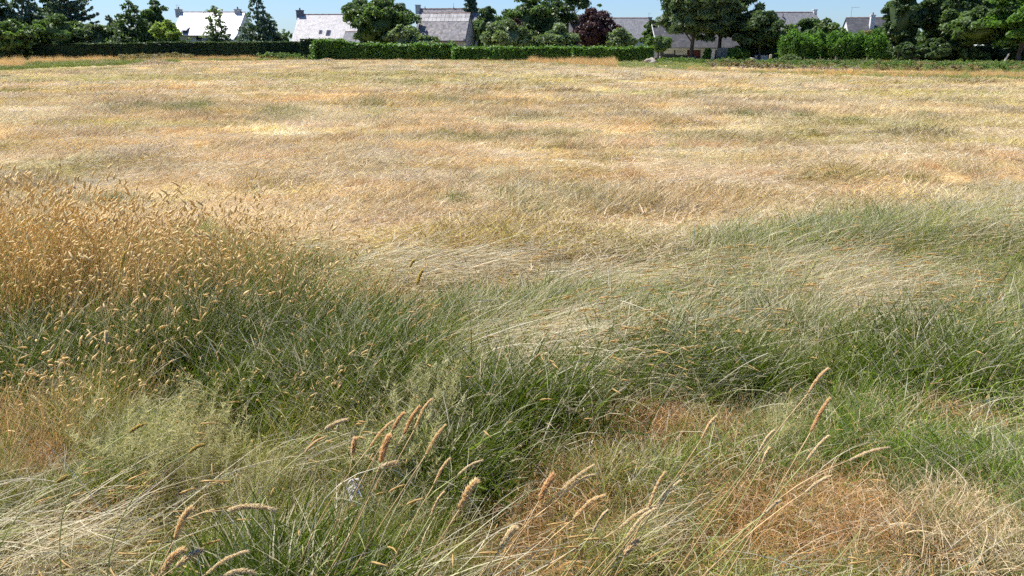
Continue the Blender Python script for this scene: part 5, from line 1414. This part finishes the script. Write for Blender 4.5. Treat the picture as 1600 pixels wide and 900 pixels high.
ST = [
 (612, 660, 577, 700, .52, 'olive tan seed head, leftmost of the four leaning together left of centre', 'tan', .012, .0, 'tan'),
 (630, 648, 613, 672, .55, 'short orange seed head, second from the left of the four leaning together', 'orange', .012, .3, 'tan'),
 (655, 638, 630, 680, .56, 'orange seed head, third from the left of the four leaning together', 'orange', .013, .2, 'tan'),
 (674, 626, 647, 672, .57, 'slim seed head, highest and rightmost of the four leaning together', 'tan', .011, .0, 'tan'),
 (695, 666, 664, 713, .52, 'plump tan seed head below right of the four leaning together', 'tan', .013, .0, 'tan'),
 (608, 685, 594, 725, .50, 'loose rusty seed head between dark blades below the four leaning ones', 'orange', .012, .8, 'tan'),
 (702, 719, 677, 759, .48, 'slim brown seed head below the plump tan one', 'tan', .010, .0, 'tan'),
 (752, 721, 713, 744, .48, 'pale curved seed head left of centre bending far to the right', 'pale', .008, .0, 'green'),
 (743, 755, 717, 797, .45, 'loose ragged seed head under the pale curved one', 'tan', .012, .9, 'tan'),
 (692, 772, 672, 808, .44, 'thin greenish seed head left of the loose ragged one', 'tan', .006, .0, 'green'),
 (863, 745, 842, 783, .45, 'knobbly pinkish seed head left of the parallel pair', 'orange', .012, .7, 'tan'),
 (927, 728, 867, 777, .46, 'upper one of the parallel pair of pale seed heads at centre', 'pale', .012, .0, 'tan'),
 (927, 743, 870, 782, .45, 'lower one of the parallel pair of pale seed heads at centre', 'pale', .011, .0, 'tan'),
 (943, 777, 894, 813, .42, 'thick tan seed head below the parallel pair', 'tan', .013, .3, 'tan'),
 (948, 800, 925, 833, .40, 'thin pale seed head right of the thick tan one', 'pale', .006, .0, 'green'),
 (1038, 740, 1012, 795, .46, 'upright tan seed head of the crossing group right of centre', 'tan', .010, .0, 'tan'),
 (1062, 753, 1020, 803, .45, 'rightmost seed head of the crossing group right of centre', 'pale', .009, .0, 'tan'),
 (1027, 792, 965, 827, .41, 'pale low slanting seed head of the crossing group right of centre', 'pale', .011, .2, 'tan'),
 (1023, 797, 975, 845, .40, 'second low slanting seed head just under the pale one of the crossing group', 'pale', .009, .1, 'tan'),
 (995, 847, 973, 870, .36, 'fat short seed head near the bottom right of centre', 'tan', .014, .5, 'tan'),
 (803, 827, 780, 860, .36, 'small ragged seed head in the orange grass at the bottom centre', 'pale', .009, .8, 'tan'),
 (555, 688, 551, 712, .48, 'short upright reddish seed head beside the bleached leaves', 'orange', .010, .5, 'tan'),
 (618, 725, 593, 730, .46, 'bleached seed head lying almost flat beside the rusty one', 'pale', .009, .6, 'pale'),
 (505, 685, 475, 707, .48, 'tan seed head bending right, left of the bleached leaves', 'tan', .010, .0, 'green'),
 (540, 657, 505, 672, .50, 'soft greyish seed head lying to the right above the bleached leaves', 'pale', .010, .4, 'green'),
 (225, 664, 200, 677, .50, 'yellow curved seed head on the left', 'yellow', .012, .1, 'green'),
 (317, 697, 293, 708, .47, 'yellow seed head right of the curved yellow one on the left', 'yellow', .009, .3, 'green'),
 (298, 797, 272, 845, .42, 'knobbly upright seed head at the lower left', 'tan', .012, .7, 'tan'),
 (427, 798, 353, 797, .42, 'long ragged seed head lying flat at the lower left', 'pale', .010, .7, 'tan'),
 (285, 862, 250, 898, .36, 'fluffy seed head cut by the bottom edge at the lower left', 'tan', .014, .7, 'tan'),
 (313, 862, 273, 887, .36, 'fluffy seed head beside the one cut by the bottom edge', 'pale', .013, .6, 'tan'),
 (385, 863, 320, 898, .36, 'long pale seed head leaning right at the bottom edge on the left', 'pale', .012, .1, 'tan'),
 (395, 897, 348, 899, .34, 'seed head lying flat along the bottom edge on the left', 'pale', .013, .4, 'tan'),
 (1293, 578, 1262, 615, .66, 'highest of the seed heads on long stems at the right', 'tan', .011, .1, 'tan'),
 (1295, 625, 1266, 676, .62, 'stout brown seed head on a long straight stem at the right', 'orange', .013, .1, 'tan'),
 (1208, 675, 1185, 706, .52, 'thin pale seed head left of the long stems at the right', 'pale', .007, .0, 'green'),
 (1201, 703, 1190, 725, .50, 'small greenish seed head just below the thin pale one at the right', 'tan', .007, .0, 'green'),
 (1293, 683, 1259, 721, .52, 'straight pale seed head below the stout brown one', 'pale', .009, .0, 'green'),
 (1387, 700, 1325, 720, .52, 'long pale seed head bending over farthest to the right', 'pale', .011, .0, 'tan'),
 (1297, 745, 1257, 770, .48, 'pale seed head bending over the orange grass at the right', 'pale', .009, .0, 'tan'),
 (1217, 784, 1195, 802, .40, 'faint pale seed head low over the orange grass', 'pale', .007, .0, 'green'),
 (1117, 654, 1095, 688, .50, 'pinkish seed head at the right end of the upper orange patch', 'tan', .010, .0, 'tan'),
 (101, 747, 87, 755, .45, 'small yellow seed head near the left edge', 'yellow', .011, .3, 'green'),
 (660, 424, 651, 446, .55, 'bright yellow seed head standing before the flattened grass', 'yellow', .016, .4, 'green'),
 (647, 408, 640, 418, .58, 'small yellow seed head above the bright yellow one', 'yellow', .016, .3, 'green'),
 (196, 395, 188, 425, .62, 'pale upright seed head in the dark hollow of the tall clump', 'yellow', .016, .2, 'green'),
 (166, 520, 167, 540, .45, 'white bleached seed head against the dark foot of the tall clump', 'pale', .014, .4, 'green'),
 (77, 494, 71, 508, .50, 'yellow seed head against the dark foot of the clump near the left edge', 'yellow', .014, .2, 'green'),
]
for s_ in ST:
    stalk(*s_, rlean=.30 if s_[0] < 1150 else .42)

# a few long single straws
def straw_line(pa, pb, za, zb, label, mat='pale', r=.0014):
    A_ = on_plane(*pa, za); B_ = on_plane(*pb, zb)
    m = MB(); mid = (A_+B_)/2 + Vector((0, 0, .03))
    m.tube([bez(A_, mid, B_, k/10)-A_ for k in range(11)], [r*(.85-.5*k/10) for k in range(11)], 5)
    o = m.build('dry_straw', M_STEM[mat], None, True); o.location = A_
    tag(o, label, 'straw', 'single long straws lying over the grass')
straw_line((1525, 745), (1400, 668), .10, .45, 'long bleached straw slanting down over the green grass at the right', r=.0022)
straw_line((1270, 898), (1135, 860), .15, .3, 'white straw lying across the bottom right of centre', r=.002)
straw_line((170, 812), (72, 692), .1, .42, 'yellow broken straw slanting down to the right at the left', r=.0022)
straw_line((205, 806), (0, 803), .12, .14, 'bleached straw lying level at the left edge', r=.0016)
straw_line((100, 756), (0, 752), .2, .22, 'thin pale straw lying level above the flattened patch at the left', r=.0012)
straw_line((1480, 860), (1600, 778), .1, .3, 'faint straw rising to the right edge', r=.0013)
straw_line((1200, 552), (1120, 600), .35, .2, 'grey straw slanting above the green grass right of centre', r=.002)
straw_line((970, 470), (1060, 512), .35, .3, 'long straw arching over the flattened grass', r=.002)

# bleached withered leaves among the green blades
q = on_plane(552, 742, .36)
t = thing('withered_weed', (q.x, q.y, float(ground_z(q.x, q.y))), 'small weed with bleached white withered leaves among the seed heads left of centre', 'weed')
m = MB(); m.tube([(0, 0, 0), (.02, 0, .2), (.0, 0, .40)], [.002, .002, .001], 5); m.build('stem', M_STEM['pale'], t)
rw = random.Random(3); M_BLE = simple('bleached_leaf', (.62, .55, .46), .8, .25, 30)
for i in range(12):
    az = rw.uniform(0, 6.28); L_ = rw.uniform(.015, .042); z0 = rw.uniform(.32, .40); d = Vector((math.cos(az), math.sin(az), 0)); w = Vector((-d.y, d.x, rw.uniform(-.6, .6))).normalized()
    m = MB(); vs = []
    for k in range(6):
        f = k/5; c = Vector((.0, 0, z0)) + d*L_*f + Vector((0, 0, L_*(rw.uniform(.1, .7)*f - .9*f*f))); ww = .0038*math.sin(PI*min(1, f*.9+.08))
        vs += [c-w*ww, c+Vector((0, 0, .003)), c+w*ww]
    m.add(vs, [(3*k, 3*k+1, 3*k+4, 3*k+3) for k in range(5)] + [(3*k+1, 3*k+2, 3*k+5, 3*k+4) for k in range(5)])
    m.build('leaf', M_BLE, t)
